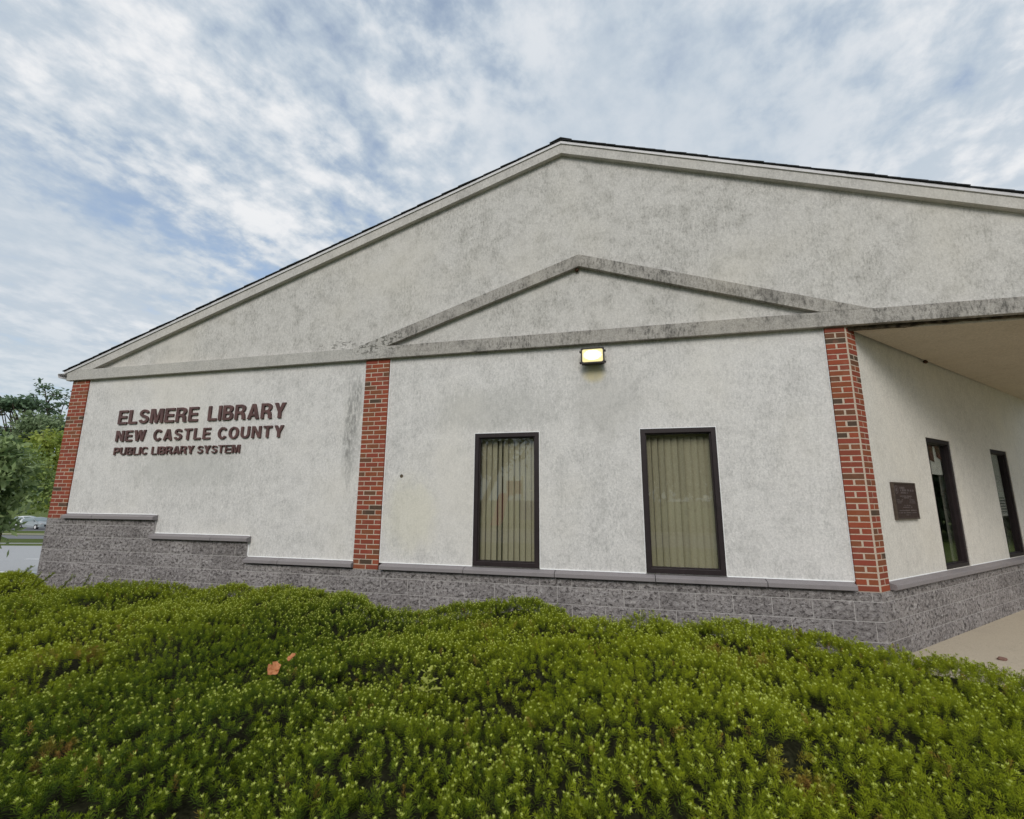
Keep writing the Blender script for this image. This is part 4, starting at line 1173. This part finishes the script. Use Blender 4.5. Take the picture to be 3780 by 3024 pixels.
tree('small_tree', 'small dark broad-leaved tree with drooping leaves at the left edge by the car park', gbase(-130, 10.0), [crown_px(-95, 1800, 10.0, 155, 225), crown_px(-40, 1690, 10.2, 70, 90), crown_px(-85, 1905, 9.8, 75, 80)], 330, 16, 0.17, 0.16, LG['near'], 31, None, .07, .42, .35, 1, 14, .0, .35)
tree('leafy_tree', 'rounded yellow-green tree behind the left brick pilaster', gbase(232, 27), [crown_px(185, 1690, 27, 105, 105), crown_px(225, 1760, 27, 60, 110)], 210, 24, 0.22, 0.24, LG['bright'], 32, None, .12, .6, .6, 1, 8, 0, .5)
tree('leafy_tree', 'loose mid-green tree with yellowish tips right of the dark small tree', gbase(20, 21), [crown_px(90, 1770, 21, 90, 95), crown_px(150, 1800, 21, 60, 60), crown_px(60, 1700, 21, 60, 60)], 210, 22, 0.15, 0.2, LG['mid'], 33, None, .10, .5, .5, 1, 8, 0, .45)
tree('spruce_like_tree', 'tall sparse dark tree with sky showing through beside the eaves', gbase(225, 62), [crown_px(160, 1440, 62, 42, 40), crown_px(165, 1500, 62, 82, 55), crown_px(235, 1470, 62, 45, 42), crown_px(170, 1560, 62, 90, 45)], 100, 10, 0.50, 0.36, LG['dark'], 34, None, .30, .5, .4, .6, 16, 0, .3)
tree('broad_pine', 'broad dark pine with flat foliage against the sky at far left', gbase(10, 58), [crown_px(20, 1490, 58, 75, 24), crown_px(95, 1490, 58, 60, 24), crown_px(15, 1600, 58, 45, 35), crown_px(-70, 1500, 58, 70, 30)], 120, 20, 0.55, 0.5, LG['dark'], 35, None, .34, .5, .6, .5, 16, 0, .3)
tree('bushy_tree', 'dull grey-green tree below the tall sparse tree', gbase(228, 46), [crown_px(135, 1570, 46, 70, 45), crown_px(210, 1590, 46, 55, 60), crown_px(85, 1640, 46, 60, 50)], 220, 22, 0.34, 0.36, LG['grey'], 36, None, .2, .55, .5, 1, 8, 0, .35)
tree('distant_tree', 'hazy distant tree behind the parked cars', gbase(40, 88), [crown_px(60, 1800, 88, 130, 90)], 130, 20, 0.7, 0.8, LG['grey'], 37, None, .3, .6, .5, 1, 6, 0, .3)
tree('distant_tree', 'distant green tree low behind the pilaster and parked cars', gbase(215, 80), [crown_px(215, 1800, 80, 110, 95)], 130, 20, 0.7, 0.75, LG['mid'], 38, None, .3, .6, .5, 1, 6, 0, .3)
# trees across the road behind the photographer, visible as reflections in the glass
tree('reflected_tree', 'tall leafy tree across the road, mirrored in the left window', (-13.5, -27, -.75), [((-13.0, -27, 5.2), (3.6, 2.6, 2.9)), ((-9.8, -27, 6.8), (2.2, 2.0, 1.6)), ((-15.5, -27.5, 3.6), (3, 2, 2))], 260, 16, .34, .5, LG['shade'], 41, None, .25)
tree('reflected_tree', 'dense tree across the road, mirrored in the right window', (4, -30, -.75), [((4, -30, 6), (6, 4, 6)), ((11, -31, 5), (5, 4, 5.5)), ((-2.5, -31, 4.5), (4.5, 3, 5))], 1100, 20, .55, .7, LG['shade'], 42, None, .3, shell=.2)
tree('reflected_tree', 'wide tree farther along the road, left of the playground', (-26, -33, -.75), [((-26, -33, 4.5), (6, 4, 5)), ((-34, -34, 4.5), (6, 4, 5))], 800, 18, .55, .6, LG['shade'], 43, None, .3)

tree('reflected_tree', 'unseen dense tree east of the porch, nearer the walk, added to darken the porch glass', (22, 9, -.75), [((22, 9, 4.0), (4, 5, 4.8)), ((24, 15, 4), (4, 4, 4.6))], 800, 18, .55, .6, LG['shade'], 44, None, .3)  # unseen trees added so the porch windows reflect dark
tree('reflected_tree', 'unseen dense tree farther east of the porch, added to darken the porch glass', (30, 22, -.75), [((30, 22, 4.5), (6, 6, 5.4)), ((27, 30, 4), (5, 5, 4.8))], 800, 18, .55, .6, LG['shade'], 45, None, .3)  # also out of view, added for the dark porch reflection

# ------------------------------------------------------------------ parked cars
def car(name, label, pos_, rz, paint, group):
    C_ = empty(name, pos_, label, 'car', group)
    C_.rotation_euler = (0, 0, rz)
    def loc(o_):                                           # parts are modelled in the car's own axes
        o_.location = Vector(WL[o_.name]); return o_
    prof_ = [(-2.15, .38), (-2.18, .72), (-2.05, .92), (-1.55, .97), (-1.05, 1.36), (-.2, 1.46), (.45, 1.40), (1.15, 1.00), (1.85, .88), (2.18, .70), (2.2, .36), (1.75, .30), (-1.75, .30)]
    secs = [(-.86, .86), (-.83, .96), (-.5, 1.0), (.5, 1.0), (.83, .96), (.86, .86)]
    b = MB(); n_ = len(prof_)
    for yy, s_ in secs:
        for px_, pz in prof_:
            nar = 1 if pz < .95 else .84
            b.V.append((px_ * (s_ if pz < .95 else 1), yy * nar, .30 + (pz - .30) * (s_ if pz > .95 else 1)))
    for i in range(len(secs) - 1):
        for j in range(n_):
            q_ = (j + 1) % n_; b.F.append((i * n_ + j, i * n_ + q_, (i + 1) * n_ + q_, (i + 1) * n_ + j))
    b.F.append(tuple(range(n_))); b.F.append(tuple((len(secs) - 1) * n_ + j for j in range(n_)))
    mk = lambda nm_, bb, mt, sm=False: loc(bb.build(nm_, mt, None, sm))
    parts = [mk('body', b, paint)]
    gl_ = M['carglass']
    parts.append(mk('windscreen', MB().add([(.50, -.64, 1.375), (1.11, -.72, 1.045), (1.11, .72, 1.045), (.50, .64, 1.375), (.47, -.64, 1.36), (1.08, -.72, 1.03), (1.08, .72, 1.03), (.47, .64, 1.36)], BF).add([], []), gl_))
    for sg in (-1, 1):
        parts.append(mk('side_window', MB().add([(x_, sg * y_, z_) for x_, z_, y_ in ((-1.35, 1.02, .77), (.95, 1.03, .77), (.40, 1.34, .735), (-.95, 1.31, .735), (-1.35, 1.02, .80), (.95, 1.03, .80), (.40, 1.34, .745), (-.95, 1.31, .745))], BF), gl_))
        parts.append(mk('headlight', MB().box(2.02, 2.16, sg * .66 - .15, sg * .66 + .15, .66, .80), M['white_metal']))
        parts.append(mk('mirror', MB().box(.72, .86, sg * .88 - .09, sg * .88 + .09, 1.0, 1.12), paint))
        for xx in (-1.35, 1.38):
            parts.append(mk('wheel', MB().lathe([(.20, -.1), (.32, -.09), (.33, 0), (.32, .09), (.20, .1)], (xx, sg * .80, .33), 18, 'y'), M['tyre'], True))
            rim = mk('rim', MB().lathe([(.19, -.105), (.19, .105)], (xx, sg * .80, .33), 12, 'y'), M['white_metal'])
            rim.parent = parts[-1]; rim.location = rim.location - parts[-1].location
    parts.append(mk('grille', MB().box(2.13, 2.215, -.5, .5, .40, .60), M['tyre']))
    for p_ in parts: p_.parent = C_
    return C_


M['carglass'] = flat('car_glass', (0.22, 0.27, 0.28), 0.08, 0, 0.05, 3, 0.8)
M['tyre'] = flat('black_rubber', (0.02, 0.02, 0.021), 0.8)
M['silver'] = flat('silver_paint', (0.40, 0.43, 0.44), 0.28, 0.35, 0.04, 3, 0.6)
M['whitepaint'] = flat('white_paint', (0.74, 0.75, 0.76), 0.3, 0, 0.03, 3, 0.6)
pc = offs(132, 1952, 57.5)
look = math.atan2(CAM.y - pc.y, CAM.x - pc.x)
car('parked_car', 'silver hatchback parked beyond the road, left of the block wall', (pc.x, pc.y, prof(57.5) + .0), look + R(30), M['silver'], 'cars parked beyond the road')
pc = offs(92, 1950, 64)
car('parked_car', 'white car parked behind the silver hatchback', (pc.x, pc.y, prof(64)), look + R(28), M['whitepaint'], 'cars parked beyond the road')

# ------------------------------------------------------------------ playground slide across the road (mirrored in the left window)
M['redplastic'] = flat('red_plastic', (0.62, 0.05, 0.04), 0.4); M['purple'] = flat('purple_plastic', (0.12, 0.10, 0.34), 0.4); M['tanplastic'] = flat('tan_plastic', (0.45, 0.36, 0.2), 0.5)
PLY = empty('playground_slide', (-10.6, -25.5, -.75), 'red plastic slide with purple panel across the road, mirrored in the left window', 'slide')
sl_ = MB()
for i in range(8):
    f0, f1 = i / 8, (i + 1) / 8
    z_ = lambda f: 1.35 - 2.0 * (f * f * (3 - 2 * f)); y_ = lambda f: -25.6 + 2.6 * f
    sl_.add([(-11.2, y_(f0), z_(f0)), (-10.5, y_(f0), z_(f0)), (-10.5, y_(f1), z_(f1)), (-11.2, y_(f1), z_(f1)), (-11.2, y_(f0), z_(f0) + .06), (-10.5, y_(f0), z_(f0) + .06), (-10.5, y_(f1), z_(f1) + .06), (-11.2, y_(f1), z_(f1) + .06)], BF)
sl_.build('chute', M['redplastic'], PLY)
MB().box(-11.25, -10.45, -26.8, -25.65, 1.25, 1.35).box(-11.1, -10.0, -26.9, -26.82, 1.36, 2.3).build('deck', M['redplastic'], PLY)
MB().box(-9.9, -8.3, -26.0, -25.9, -.4, .9).build('panel', M['purple'], PLY)
for xx in (-11.25, -10.4, -9.8, -8.35):
    MB().tube([(xx, -26.3, -.75), (xx, -26.3, 2.6)], .06, 8).build('post', M['tanplastic'], PLY)
